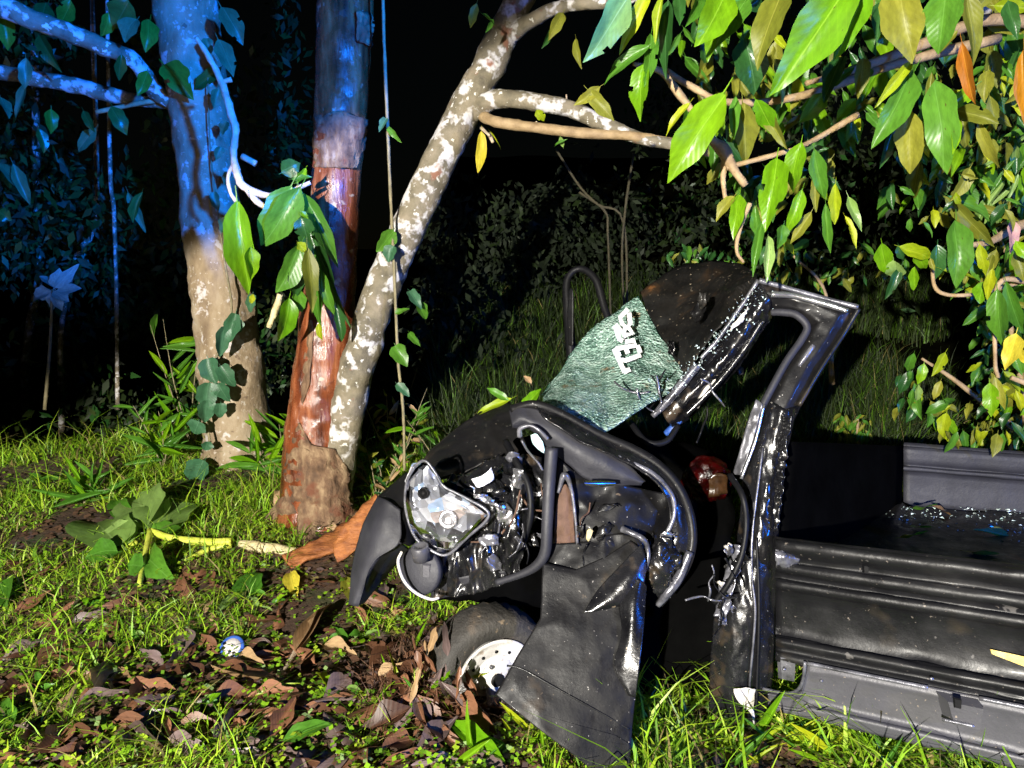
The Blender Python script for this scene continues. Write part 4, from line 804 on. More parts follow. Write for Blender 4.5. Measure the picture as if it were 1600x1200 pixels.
for _ in range(260):
    t_ = random.random(); px = 1190 - 150 * t_ + random.gauss(0, 9); py = 455 + 165 * t_ + random.gauss(0, 9)
    c = P(px, py, 2.735); s = random.uniform(.002, .006); i = len(V)
    V += [c + Vector((random.uniform(-s, s), random.uniform(-s, s), random.uniform(-s, s))) for _ in range(4)]; Fc += [(i, i + 1, i + 2), (i, i + 2, i + 3), (i + 1, i + 3, i + 2), (i, i + 3, i + 1)]
tag(obj('glass_crumbs', V, Fc, 'shard_glass', TR, False), kind='stuff')
# window frame of the cab: header and rear quarter post
outer = [(1185, 436, 2.78), (1225, 447, 2.76), (1290, 465, 2.72), (1342, 480, 2.68), (1318, 520, 2.68), (1282, 575, 2.66), (1238, 662, 2.63)]
inner = [(1206, 488, 2.80), (1222, 488, 2.78), (1244, 492, 2.75), (1261, 510, 2.73), (1252, 532, 2.72), (1226, 570, 2.70), (1184, 648, 2.67)]
mid_ = [((a[0] * .6 + b_[0] * .4), (a[1] * .6 + b_[1] * .4), (a[2] + b_[2]) / 2 - .035) for a, b_ in zip(outer, inner)]
mid2 = [((a[0] * .25 + b_[0] * .75), (a[1] * .25 + b_[1] * .75), (a[2] + b_[2]) / 2 - .02) for a, b_ in zip(outer, inner)]
cf = sheet('cab_frame', [outer, mid_, mid2, inner], 'black_paint', TR, nu=9, nv=6, linear=True, amp=.006, freq=9, th=.02, edge=.3)
tube('frame_bead', [(a, b_, d - .03, 5.5) for a, b_, d in inner[:1]] + [(a, b_, d - .035, 6) for a, b_, d in inner[1:]] + [(1180, 655, 2.65, 5)], 'plastic', TR, 10, 50)
tube('header_rail_highlight', [(1186, 438, 2.76, 4), (1225, 449, 2.74, 4), (1290, 467, 2.70, 4), (1341, 480, 2.66, 4)], 'trim', TR, 8, 30, .15, 20)
tube('header_rail_highlight', [(1205, 460, 2.71, 5), (1240, 462, 2.70, 5), (1290, 475, 2.67, 5), (1325, 486, 2.64, 4)], 'chrome', TR, 8, 30, .15, 14)  # pale tube standing in for the highlight along the header
tube('frame_bead', [(1342, 482, 2.66, 4), (1318, 522, 2.66, 4), (1282, 577, 2.64, 4), (1248, 634, 2.62, 4)], 'panel', TR, 8, 30)
tube('frame_bead', [(1271, 540, 2.66, 4), (1258, 558, 2.655, 4), (1248, 572, 2.66, 3)], 'trim', TR, 8, 10)
# door post running down to the bed, torn and bent
dp = sheet('door_post', [[(1194, 618, 2.68), (1172, 690, 2.66), (1160, 760, 2.62), (1152, 840, 2.58), (1136, 900, 2.56), (1118, 960, 2.54), (1110, 1050, 2.52), (1108, 1140, 2.5)],
                         [(1212, 630, 2.62), (1192, 700, 2.60), (1180, 770, 2.57), (1172, 850, 2.52), (1160, 905, 2.50), (1145, 965, 2.48), (1142, 1050, 2.46), (1142, 1146, 2.45)],
                         [(1232, 640, 2.60), (1214, 710, 2.58), (1200, 780, 2.54), (1196, 850, 2.50), (1186, 910, 2.48), (1178, 970, 2.46), (1172, 1055, 2.45), (1170, 1150, 2.44)],
                         [(1246, 632, 2.64), (1228, 712, 2.62), (1220, 790, 2.58), (1214, 850, 2.54), (1212, 910, 2.52), (1210, 970, 2.50), (1206, 1060, 2.48), (1190, 1156, 2.46)]], 'gloss_paint', TR, nu=16, nv=12, amp=.005, freq=22, th=.015, seed=8, an=(1.6, 1, .5))
tube('post_seam', [(1192, 700, 2.575, 2), (1176, 830, 2.5, 2), (1175, 900, 2.47, 2), (1180, 960, 2.45, 2), (1172, 1060, 2.44, 2), (1170, 1100, 2.44, 2)], 'trim', dp, 6, 40, .2, 20)
tube('post_seam', [(1182, 840, 2.5, 3), (1186, 950, 2.46, 3), (1183, 1060, 2.44, 3), (1180, 1145, 2.43, 3)], 'seal', dp, 6, 40)
sheet('torn_edge', [[(1228, 655, 2.6), (1220, 700, 2.58), (1214, 750, 2.55), (1212, 830, 2.51)], [(1240, 650, 2.57), (1232, 700, 2.55), (1226, 750, 2.52), (1218, 830, 2.49)]], 'gloss_paint', dp, nu=22, nv=12, amp=.013, freq=34, th=.003)
sheet('crumpled_rib', [[(1150, 850, 2.52), (1138, 890, 2.5), (1122, 930, 2.48), (1118, 965, 2.47)], [(1166, 852, 2.49), (1158, 890, 2.47), (1146, 930, 2.45), (1136, 965, 2.45)]], 'trim', dp, nu=12, nv=8, amp=.016, freq=24, th=.003)
sheet('white_scrape', [[(1146, 1076, 2.425), (1164, 1074, 2.42), (1180, 1076, 2.42)], [(1150, 1090, 2.425), (1166, 1095, 2.42), (1178, 1100, 2.42)], [(1166, 1108, 2.425), (1172, 1112, 2.42), (1178, 1140, 2.42)]], 'white_plastic', dp, nu=8, nv=8, amp=.006, freq=28, th=.002)
sheet('hinge_plate', [[(1182, 625, 2.64), (1166, 670, 2.62), (1146, 742, 2.60)], [(1192, 632, 2.62), (1180, 680, 2.60), (1158, 742, 2.58)]], 'trim', TR, nu=10, nv=8, amp=.008, freq=18, th=.006)
tube('hinge_edge', [(1194, 632, 2.60, 2.5), (1180, 690, 2.58, 2.5), (1158, 748, 2.57, 2.5)], 'chrome', TR, 6, 16, .2, 20)
tube('cable', [(1140, 742, 2.56, 5), (1160, 775, 2.46, 5), (1166, 820, 2.44, 5), (1158, 870, 2.42, 5), (1138, 912, 2.42, 5), (1116, 942, 2.44, 5)], 'seal', TR, 8, 40)
# far side door frame standing in the dark
tube('far_door_frame', [(893, 560, 3.75, 8), (889, 500, 3.8, 8), (886, 440, 3.85, 6), (905, 420, 3.85, 5), (930, 436, 3.8, 6), (944, 480, 3.75, 6), (955, 510, 3.7, 5)], 'seal', TR, 10, 50)
sheet('far_pillar_trim', [[(890, 450, 3.76), (886, 490, 3.74), (888, 540, 3.7)], [(895, 452, 3.74), (896, 490, 3.72), (895, 540, 3.68)]], 'panel', TR, nu=8, nv=4, th=.004)
# bonnet
sheet('bonnet', [[(645, 742, 2.90), (682, 700, 2.95), (735, 657, 3.0), (795, 620, 3.05)], [(662, 742, 2.80), (705, 712, 2.84), (755, 680, 2.88), (806, 652, 2.9)], [(682, 757, 2.68), (725, 742, 2.72), (775, 722, 2.74), (826, 705, 2.74)]], 'black_paint', TR, nu=14, nv=12, amp=.014, freq=6, th=.006, seed=11)
# crushed wing behind the headlamp
sheet('crushed_wing', [[(688, 757, 2.68), (740, 738, 2.70), (790, 714, 2.70), (848, 716, 2.66)], [(712, 788, 2.62), (765, 775, 2.55), (808, 765, 2.56), (850, 765, 2.60)], [(735, 835, 2.60), (772, 835, 2.54), (803, 830, 2.53), (834, 815, 2.58)],
                       [(690, 872, 2.60), (740, 882, 2.54), (785, 885, 2.53), (812, 870, 2.55)], [(682, 932, 2.62), (730, 925, 2.56), (780, 912, 2.53), (810, 900, 2.54)]], 'gloss_paint', TR, nu=22, nv=18, amp=.026, freq=13, th=.004, seed=4, an=(1.5, 1, .45))
sheet('torn_tin', [[(738, 748, 2.5), (755, 742, 2.49), (768, 730, 2.5)], [(745, 762, 2.5), (760, 757, 2.49), (772, 748, 2.5)]], 'sticker', TR, nu=6, nv=6, amp=.006, freq=30)
sheet('torn_tin', [[(738, 757, 2.50), (755, 770, 2.48), (772, 785, 2.48)], [(752, 780, 2.48), (766, 790, 2.47), (780, 800, 2.47)]], 'chrome', TR, nu=12, nv=12, amp=.03, freq=30, th=.003)
sheet('torn_tin', [[(750, 840, 2.48), (762, 832, 2.46), (775, 835, 2.47)], [(758, 852, 2.47), (770, 850, 2.46), (778, 852, 2.47)]], 'trim', TR, nu=8, nv=8, amp=.015, freq=30, th=.003)
sheet('torn_tin', [[(790, 712, 2.6), (802, 705, 2.58), (812, 712, 2.6)], [(798, 722, 2.6), (806, 720, 2.58), (814, 728, 2.6)]], 'trim', TR, nu=8, nv=8, amp=.012, freq=30, th=.003)
# headlamp
hull = [[(648, 728, 2.56), (658, 722, 2.54), (668, 724, 2.53), (680, 738, 2.53)], [(636, 752, 2.54), (652, 752, 2.52), (672, 755, 2.50), (694, 762, 2.50)], [(634, 785, 2.52), (658, 785, 2.50), (692, 780, 2.48), (726, 780, 2.47)],
        [(640, 818, 2.52), (668, 814, 2.50), (710, 806, 2.47), (760, 804, 2.45)], [(652, 842, 2.54), (678, 842, 2.50), (704, 840, 2.48), (730, 838, 2.47)], [(668, 854, 2.55), (680, 860, 2.52), (694, 864, 2.51), (706, 862, 2.50)]]
hl = sheet('headlamp', hull, 'broken_reflector', TR, sm=False, nu=3, nv=2, amp=.012, freq=16, th=.01, seed=6, linear=True)
lens = [[(a, b_, d - .035) for a, b_, d in r] for r in hull]
sheet('lens', lens, 'clear_glass', hl, nu=3, nv=3, th=.002, linear=True)
V, Fc = lathe_geo(P(663, 770, 2.485), (-.3, -1, .1), [(0, .020), (.012, .020), (.012, .014), (.004, .012)], 18); obj('bulb_socket', V, Fc, 'seal', hl)
V, Fc = lathe_geo(P(700, 812, 2.45), (-.1, -1, .1), [(-.02, .03), (0, .032), (.006, .03), (-.004, .02), (-.006, .006)], 18); obj('bulb_cup', V, Fc, 'chrome', hl)
rim = [(648, 728), (636, 752), (633, 785), (640, 820), (652, 844), (670, 858), (698, 867), (730, 840), (764, 804), (728, 778), (694, 760), (680, 738), (664, 720), (648, 728)]
tube('lamp_rim', [(x, y, 2.50 - (x - 640) * .0006, 2.4) for x, y in rim], 'trim', hl, 8, 90, .2, 20)
# fog lamp pod below
V, Fc = lathe_geo(P(655, 892, 2.52), (-.45, -1, .2), [(-.02, .085), (0, .085), (.006, .078), (.012, .05), (.016, .02)], 30)
pod = obj('lamp_pod', [Vector((v.x * 1, v.y, v.z)) for v in V], Fc, 'plastic', TR)
boxw('pod_label_plate', [P(660, 880, 2.50), P(673, 881, 2.495), P(672, 903, 2.495), P(660, 902, 2.50)], .008, 'skirt', pod)
tube('pod_rim', [(628, 862, 2.5, 2.5), (622, 878, 2.49, 2.5), (630, 905, 2.48, 2.5), (648, 925, 2.48, 2.5), (672, 936, 2.48, 2.5), (686, 934, 2.49, 2)], 'white_plastic', pod, 8, 30)
V, Fc = lathe_geo(P(657, 862, 2.47), (-.1, -.25, 1), [(-.03, .030), (.0, .031), (.020, .031), (.024, .027), (.024, .018), (.016, .016)], 22); obj('bulb_holder', V, Fc, 'skirt', pod)
sheet('lower_valance', [[(672, 905, 2.6), (720, 900, 2.56), (790, 890, 2.52)], [(676, 935, 2.62), (722, 928, 2.58), (800, 908, 2.54)]], 'plastic', TR, nu=10, nv=8, amp=.01, freq=12)
# bumper corner
bp = sheet('bumper', [[(590, 776, 2.74), (566, 825, 2.72), (551, 885, 2.68), (546, 944, 2.64)], [(606, 782, 2.68), (590, 830, 2.63), (566, 888, 2.62), (552, 946, 2.62)], [(626, 796, 2.66), (624, 848, 2.60), (582, 880, 2.60), (560, 948, 2.62)]], 'plastic', TR, nu=12, nv=12, amp=.004, freq=5, th=.005)
sheet('bumper_return', [[(626, 848, 2.60), (600, 862, 2.60), (576, 892, 2.60), (560, 947, 2.62)], [(645, 862, 2.82), (622, 880, 2.82), (600, 905, 2.80), (570, 942, 2.74)]], 'plastic', bp, nu=10, nv=8, th=.004)
sheet('bumper_top', [[(590, 776, 2.75), (608, 760, 2.80), (636, 736, 2.84)], [(624, 798, 2.67), (634, 790, 2.70), (642, 770, 2.74)], [(626, 848, 2.62), (642, 852, 2.66), (652, 845, 2.70)]], 'black_paint', bp, nu=8, nv=8, th=.006)
# wheel
HC = P(772, 1056, 2.62); AX = Vector((.42, -.9, -.04)).normalized()
wh = bpy.data.objects.new('wheel', None); COL.objects.link(wh); wh.parent = TR; wh.location = HC - worldloc(TR)
V, Fc = lathe_geo(HC, AX, [(-.14, .15), (-.142, .20), (-.135, .228), (-.125, .240), (-.10, .247), (-.03, .247), (-.002, .240), (.018, .226), (.026, .20), (.024, .160), (-.01, .146)], 64)
tv = []
for i, v in enumerate(V):
    ring, j = divmod(i, 64); k_ = 1 - (.028 if (ring in (3, 4, 5, 6) and j % 2) else 0); dv = v - HC; ax_ = AX * dv.dot(AX); tv.append(HC + ax_ + (dv - ax_) * (k_ * (1 + .012 * noise.noise(v * 9))))
ty = obj('tyre', tv, Fc, 'rubber', wh)
V, Fc = lathe_geo(HC, AX, [(-.12, .146), (-.11, .150), (.02, .150), (.026, .156), (.032, .156), (.032, .146), (.024, .138), (.020, .128), (.018, .120), (.016, .090), (.010, .084), (.012, .078), (.022, .072), (.024, .045), (.030, .036), (.032, .030)], 56)
obj('rim', V, Fc, 'rim', wh)
V, Fc = lathe_geo(HC, AX, [(.02, .028), (.036, .026), (.038, .018), (.036, .004)], 20); obj('hub', V, Fc, 'seal', wh)
uu = (Vector((0, 0, 1)) - AX * AX.z).normalized(); vv = AX.cross(uu)
for k in range(12):
    a = k * math.pi / 6; V, Fc = lathe_geo(HC + (uu * math.cos(a) + vv * math.sin(a)) * .105 + AX * .0175, AX, [(0, .0065), (.003, .006)], 10); obj('vent_hole', V, Fc, 'seal', wh)
for k in range(4):
    a = k * math.pi / 2 + .4; V, Fc = lathe_geo(HC + (uu * math.cos(a) + vv * math.sin(a)) * .058 + AX * .022, AX, [(0, .009), (.010, .008), (.012, .003)], 6); obj('wheel_nut', V, Fc, 'trim', wh)
# near door, torn and folded: frame loop, inner panel, hanging skin
dr = bpy.data.objects.new('door', None); COL.objects.link(dr); dr.parent = TR; dr.location = P(930, 900, 2.45) - worldloc(TR)
sheet('frame_plate', [[(796, 642, 2.60), (815, 634, 2.58), (858, 646, 2.55), (902, 672, 2.53), (945, 698, 2.51), (985, 728, 2.50), (1008, 752, 2.50)], [(800, 662, 2.56), (818, 655, 2.54), (862, 678, 2.51), (900, 705, 2.49), (935, 722, 2.48), (970, 742, 2.48), (1004, 754, 2.49)],
                      [(800, 668, 2.58), (830, 672, 2.56), (858, 702, 2.53), (890, 728, 2.51), (915, 748, 2.50), (960, 758, 2.50), (1002, 757, 2.50)]], 'plastic', dr, nu=8, nv=8, amp=.004, freq=7, th=.01)
tube('frame_tube', [(800, 640, 2.60, 8), (835, 632, 2.57, 7), (880, 648, 2.56, 7), (935, 678, 2.55, 7), (990, 703, 2.54, 8), (1035, 732, 2.52, 8), (1064, 768, 2.50, 8), (1080, 815, 2.48, 8), (1080, 858, 2.46, 8), (1062, 902, 2.45, 8), (1030, 944, 2.44, 7)], 'black_paint', dr, 12, 90, .05, 10)
tube('inner_seal', [(955, 708, 2.49, 3), (990, 724, 2.48, 3), (1022, 742, 2.47, 4), (1048, 770, 2.46, 4), (1054, 800, 2.45, 3.5), (1046, 825, 2.44, 3.5), (1034, 842, 2.44, 4)], 'trim', dr, 8, 50, .25, 16)
shell_o = [(838, 634, 2.57), (880, 650, 2.565), (935, 680, 2.555), (990, 705, 2.545), (1034, 734, 2.525), (1062, 770, 2.505), (1077, 815, 2.485), (1077, 858, 2.465), (1060, 900, 2.455), (1032, 940, 2.445)]
shell_i = [(848, 652, 2.50), (896, 684, 2.485), (950, 710, 2.475), (988, 728, 2.47), (1018, 748, 2.46), (1040, 778, 2.455), (1046, 808, 2.455), (1040, 842, 2.46), (1030, 878, 2.455), (1016, 912, 2.45)]
shell_m = [((a[0] + b_[0]) / 2, (a[1] + b_[1]) / 2, (a[2] + b_[2]) / 2 - .012) for a, b_ in zip(shell_o, shell_i)]
sheet('door_shell', [shell_o, shell_m, shell_i], 'gloss_paint', dr, nu=6, nv=6, amp=.006, freq=16, th=.006, seed=41)
sheet('lower_shell', [[(862, 850, 2.46), (905, 846, 2.44), (960, 836, 2.44), (1018, 842, 2.45)], [(856, 885, 2.44), (902, 880, 2.41), (955, 866, 2.41), (1012, 875, 2.44)], [(848, 925, 2.42), (900, 915, 2.39), (955, 900, 2.39), (1008, 915, 2.43)]], 'black_paint', dr, nu=14, nv=10, amp=.014, freq=7, th=.005, seed=44)
tube('window_hook', [(812, 682, 2.50, 4.5), (813, 670, 2.49, 4), (828, 665, 2.48, 3), (842, 672, 2.47, 3), (856, 686, 2.47, 3.5)], 'trim', dr, 8, 26)
tube('window_hook', [(815, 688, 2.50, 2), (825, 705, 2.50, 2), (840, 722, 2.50, 2), (848, 735, 2.50, 2)], 'trim', dr, 8, 16)
sheet('quarter_glass', [[(829, 680, 2.52), (838, 678, 2.51), (848, 690, 2.51)], [(832, 692, 2.52), (842, 694, 2.51), (851, 702, 2.51)], [(840, 702, 2.52), (846, 706, 2.51), (850, 708, 2.51)]], 'mirror_glass', dr, nu=6, nv=6)
tube('strut', [(862, 700, 2.44, 11), (858, 760, 2.42, 10), (855, 820, 2.40, 9.5), (852, 862, 2.40, 9), (838, 884, 2.41, 8), (812, 898, 2.43, 6), (776, 910, 2.46, 5)], 'plastic', dr, 12, 60, .04, 8)
sheet('inner_panel', [[(872, 716, 2.53), (915, 750, 2.51), (970, 758, 2.51), (1046, 768, 2.53)], [(868, 790, 2.50), (920, 800, 2.47), (978, 806, 2.47), (1050, 815, 2.52)], [(866, 860, 2.48), (915, 862, 2.44), (965, 846, 2.44), (1030, 850, 2.50)], [(850, 940, 2.44), (900, 925, 2.40), (950, 885, 2.40), (1004, 900, 2.46)]], 'black_paint', dr, nu=14, nv=14, amp=.018, freq=6, th=.005, seed=9)
sheet('brown_lining', [[(876, 765, 2.46), (884, 757, 2.455), (890, 765, 2.46)], [(868, 800, 2.45), (882, 800, 2.445), (896, 802, 2.45)], [(866, 848, 2.45), (882, 850, 2.445), (898, 850, 2.45)]], 'brown_cloth', dr, nu=8, nv=8, amp=.006, freq=16)
tube('panel_bead', [(872, 770, 2.44, 3), (882, 742, 2.44, 5), (893, 765, 2.44, 3), (899, 810, 2.43, 2.5), (902, 850, 2.43, 2.5)], 'trim', dr, 8, 30, .3, 20)
# polished handle recess, tilted so it returns the blue lamp
hc_ = P(938, 755, 2.40); hn = ((CAM - hc_).normalized() + (BL - hc_).normalized()).normalized(); hx = Vector((1, 0, -.02)); hx = (hx - hn * hx.dot(hn)).normalized(); hy = hn.cross(hx)
V = []
for s in range(13):
    a = s / 12; xx = (a - .5) * .115; wv = .0085 * (1 - .25 * (2 * a - 1) ** 2)
    V += [hc_ + hx * xx + hy * wv, hc_ + hx * xx - hy * wv - hy * .004 * math.sin(a * 3.1), hc_ + hx * xx + hy * wv - hn * .008, hc_ + hx * xx - hy * wv - hn * .008]
Fc = []
for s in range(12):
    i = s * 4; Fc += [(i, i + 1, i + 5, i + 4), (i + 2, i + 6, i + 7, i + 3), (i, i + 4, i + 6, i + 2), (i + 1, i + 3, i + 7, i + 5)]
obj('handle', V, Fc, 'handle_metal', dr)
def skd(x, y): return 2.39 - (y - 880) * .00086 + .012 * math.sin((x + y) * .012)
rws = [[(848, 880), (900, 890), (950, 868), (985, 845), (1010, 862)], [(846, 930), (900, 925), (950, 900), (980, 885), (1008, 905)], [(844, 966), (900, 958), (950, 938), (978, 925), (1006, 948)],
       [(808, 1025), (872, 1022), (935, 1006), (968, 1003), (1000, 1025)], [(773, 1086), (850, 1080), (915, 1072), (958, 1065), (993, 1085)], [(852, 1147), (888, 1142), (930, 1140), (962, 1138), (988, 1140)], [(932, 1208), (948, 1211), (962, 1211), (972, 1207), (984, 1194)]]
sheet('side_skin', [[(x, y, skd(x, y)) for x, y in r] for r in rws], 'black_paint', dr, nu=16, nv=14, amp=.006, freq=5, th=.005, seed=31, linear=True, edge=.7)
# two folds that turn up towards the lamps
sheet('folded_skin', [[(x, y, skd(x, y) - o) for x, y, o in r] for r in [[(1002, 850, .03), (1008, 868, .03), (1010, 890, .02)], [(968, 885, .02), (984, 900, .035), (1004, 915, .02)], [(935, 920, .01), (955, 935, .025), (984, 940, .012)], [(912, 958, .006), (928, 956, .01), (946, 952, .006)]]],
      'gloss_paint', dr, nu=12, nv=12, amp=.003, freq=7, th=.004, seed=14)
sheet('folded_skin', [[(x, y, skd(x, y) - o) for x, y, o in r] for r in [[(985, 900, .02), (1000, 905, .03), (1010, 915, .01)], [(968, 945, .015), (990, 945, .035), (1008, 955, .02)], [(972, 990, .01), (986, 990, .03), (1004, 1000, .03)], [(960, 1040, .006), (976, 1040, .02), (998, 1050, .03)], [(982, 1086, .006), (987, 1088, .01), (993, 1090, .008)]]],
      'gloss_paint', dr, nu=12, nv=12, amp=.003, freq=7, th=.004, seed=15)
tube('skin_crease', [(x, y, skd(x, y) - .004, 1.6) for x, y in ((792, 1040), (815, 1045), (860, 1070), (905, 1095), (950, 1120), (984, 1140))], 'panel', dr, 6, 40, .2, 20)
tube('bent_edge', [(972, 826, 2.42, 5), (985, 832, 2.40, 4), (1004, 842, 2.39, 4.5), (1012, 858, 2.39, 4.5), (1010, 885, 2.38, 4), (1000, 905, 2.37, 3)], 'trim', dr, 8, 40, .35, 20)
sheet('lock_plate', [[(1018, 850, 2.43), (1034, 838, 2.42), (1056, 850, 2.43)], [(1014, 885, 2.42), (1034, 880, 2.40), (1060, 885, 2.42)], [(1024, 920, 2.43), (1038, 925, 2.42), (1052, 915, 2.43)]], 'gloss_paint', dr, nu=12, nv=12, amp=.022, freq=20, th=.004)
tube('lower_edge_tube', [(1078, 862, 2.43, 6), (1062, 900, 2.42, 8), (1044, 925, 2.41, 8), (1028, 946, 2.42, 5)], 'trim', dr, 8, 24, .15, 14)
sheet('yellow_scrap', [[(917, 830, 2.36), (922, 826, 2.36), (927, 830, 2.36)], [(916, 842, 2.36), (920, 846, 2.36), (924, 838, 2.36)]], 'husk', dr, nu=4, nv=4)

rnd = random.Random(5)
def scrap(n_, box, d0, d1, sz, mats):
    for _ in range(n_):
        x, y, d = rnd.uniform(box[0], box[2]), rnd.uniform(box[1], box[3]), rnd.uniform(d0, d1); a = rnd.uniform(0, 3.1); L = rnd.uniform(*sz); w = L * rnd.uniform(.2, .6)
        ux, uy = math.cos(a) * L, math.sin(a) * L; vx, vy = -math.sin(a) * w, math.cos(a) * w; z = lambda: rnd.uniform(-.02, .02)
        sheet('torn_metal', [[(x - ux, y - uy, d + z()), (x - vx * .5, y - vy * .5, d + z()), (x + ux, y + uy, d + z())], [(x - ux + vx, y - uy + vy, d + z()), (x + vx, y + vy, d + z()), (x + ux * .7 + vx * 1.3, y + uy * .7 + vy, d + z())], [(x - ux * .6 + vx * 2, y - uy + vy * 2, d + z()), (x + vx * 1.8, y + vy * 2, d + z()), (x + ux * .5 + vx * 2, y + uy * .3 + vy * 2, d + z())]],
              rnd.choice(mats), TR, nu=5, nv=5, amp=.008, freq=30, th=.002, seed=rnd.randint(0, 50))
def wires(n_, box, d0, d1, mats, L=60):
    for _ in range(n_):
        x, y, d = rnd.uniform(box[0], box[2]), rnd.uniform(box[1], box[3]), rnd.uniform(d0, d1); p_ = []; a = rnd.uniform(.6, 2.5)
        for k in range(5): p_.append((x, y, d + rnd.uniform(-.02, .02), rnd.uniform(1, 2.2))); a += rnd.uniform(-.8, .8); x += math.cos(a) * L / 4; y += math.sin(a) * L / 4
        tube('wire', p_, rnd.choice(mats), TR, 5, 18)
scrap(20, (775, 745, 845, 885), 2.50, 2.60, (8, 20), ['gloss_paint', 'gloss_paint', 'chrome', 'trim', 'black_paint', 'brown_cloth'])
scrap(9, (1005, 835, 1055, 935), 2.42, 2.5, (8, 17), ['gloss_paint', 'trim', 'chrome', 'black_paint'])
scrap(12, (1125, 850, 1165, 990), 2.44, 2.50, (6, 14), ['gloss_paint', 'trim', 'white_plastic', 'rust_paint'])
scrap(10, (1050, 450, 1170, 590), 2.95, 3.1, (8, 18), ['rust_paint', 'black_paint', 'gloss_paint'])
scrap(8, (890, 780, 990, 900), 2.42, 2.48, (8, 18), ['black_paint', 'rust_paint', 'panel'])
wires(11, (775, 740, 860, 850), 2.44, 2.52, ['seal', 'seal', 'trim', 'brown_cloth'])
wires(5, (900, 770, 1030, 860), 2.40, 2.44, ['seal', 'brown_cloth'], 60)
wires(7, (990, 560, 1110, 650), 2.75, 2.85, ['seal', 'trim'], 60)
wires(5, (1110, 860, 1160, 960), 2.40, 2.44, ['seal', 'trim'], 60)
tube('hose', [(790, 690, 2.66, 6), (806, 720, 2.58, 6), (826, 760, 2.52, 6), (828, 810, 2.50, 6), (812, 860, 2.52, 6)], 'seal', TR, 10, 30)
tube('hose', [(985, 660, 2.9, 5), (1010, 690, 2.8, 5), (1040, 690, 2.8, 5), (1060, 665, 2.84, 5)], 'seal', TR, 10, 24)

# leaves lying on the bonnet and the truck's edges
for a, lab in [((800, 622, 735, 650, 16, 'leaf_lime'), 'yellow green leaf arched over the bonnet top'), ((815, 640, 845, 605, 22, 'leaf_bright'), 'cupped bright leaf beside the windscreen corner'), ((795, 625, 760, 605, 14, 'leaf_green'), 'small green leaf at the back of the bonnet'), ((800, 640, 835, 638, 12, 'leaf_lime'), 'narrow lime leaf at the windscreen foot'), ((830, 600, 818, 585, 10, 'leaf_tan'), 'dry curled leaf above the bonnet')]:
    o = leaf(P(a[0], a[1], 2.98), P(a[2], a[3], 3.0), a[4] * 3 / F, a[5], None, 'broad', Vector((0, -1, .6)), 'fallen_leaf'); tag(o, lab, 'leaf')

# ================================================================== THINGS ON THE GROUND
def lay(px1, py1, px2, py2, w, mat, name, label, cat, kind='broad', lift=.02, group=None, parent=None, up=Vector((0, -.5, 1))):
    a, b_ = G(px1, py1), G(px2, py2); a = a + Vector((0, 0, lift)); b_ = b_ + Vector((0, 0, lift + .02)); d = (a.y + b_.y) / 2
    o = leaf(a, b_, w * d / F * 1.15, mat, parent, kind, up, name)
    if parent is None: tag(o, label, cat, group)
    return o
for k, (px, py, sz, n_, lab) in enumerate([(60, 760, .10, 9, 'broad leaved weed at far left in the bright grass'), (330, 740, .09, 9, 'dark round leaved weed at the pale trunk foot'), (120, 960, .06, 10, 'small pale leaved weed left of the litter'), (560, 1000, .07, 9, 'broad leaved weed below the bumper tip'),
                                      (420, 950, .06, 8, 'leafy seedling right of the broken plant'), (540, 1090, .06, 8, 'leafy seedling in the litter left of the wheel'), (60, 1090, .07, 8, 'broad green weed low at the left'), (330, 1120, .05, 9, 'small weed amid the lower litter'), (660, 1160, .06, 9, 'bright weed below the buried wheel'), (200, 1010, .05, 9, 'tiny leaved weed above the folded tan leaf')]):
    g = G(px, py); t = thing('broadleaf_weed', g, lab, 'plant')
    for _ in range(n_):
        a = random.uniform(0, 6.28); v = Vector((math.cos(a), math.sin(a), random.uniform(.1, .9))).normalized(); L = sz * random.uniform(.6, 1.3)
        b_ = g + Vector((random.uniform(-.05, .05), random.uniform(-.05, .05), random.uniform(0, .05)))
        leaf(b_, b_ + v * L, L * random.uniform(.35, .6), random.choice(['leaf_bright', 'leaf_green', 'leaf_pale', 'leaf_green']), t, 'broad', Vector((random.uniform(-.5, .5), -.4, 1)))
# broken banana-like plant with pale stems
bpnt = thing('broken_plant', G(225, 860), 'uprooted broad leaved plant with snapped yellow stems on the grass', 'plant')
def gpt(px, py, l=.03): g = G(px, py); return g + Vector((0, 0, l))
def gtube(name, pts_, mat, parent, **k): return tube(name, [(*gpt(x, y, l), r * gpt(x, y).y / F) for x, y, r, l in pts_], mat, parent, world=True, **k)
gtube('stem', [(234, 848, 5, .07), (270, 855, 6, .05), (320, 858, 7, .04), (362, 858, 7, .04)], 'lime_stem', bpnt, seg=8, n=20, lump=.1, lf=20)
gtube('stem', [(236, 848, 5, .07), (228, 880, 4.5, .05), (218, 924, 4, .03)], 'lime_stem', bpnt, seg=8, n=14, lump=.1, lf=20)
gtube('stem', [(214, 858, 5, .04), (192, 870, 4, .03), (174, 884, 3, .03)], 'lime_stem', bpnt, seg=8, n=12)
gtube('stem', [(362, 860, 5, .03), (325, 868, 5, .03), (288, 884, 4, .02)], 'lime_stem', bpnt, seg=8, n=14)
gtube('stem', [(375, 858, 6, .03), (400, 862, 9, .03), (440, 868, 9, .03), (470, 868, 5, .02)], 'husk', bpnt, seg=8, n=16, lump=.2, lf=20)
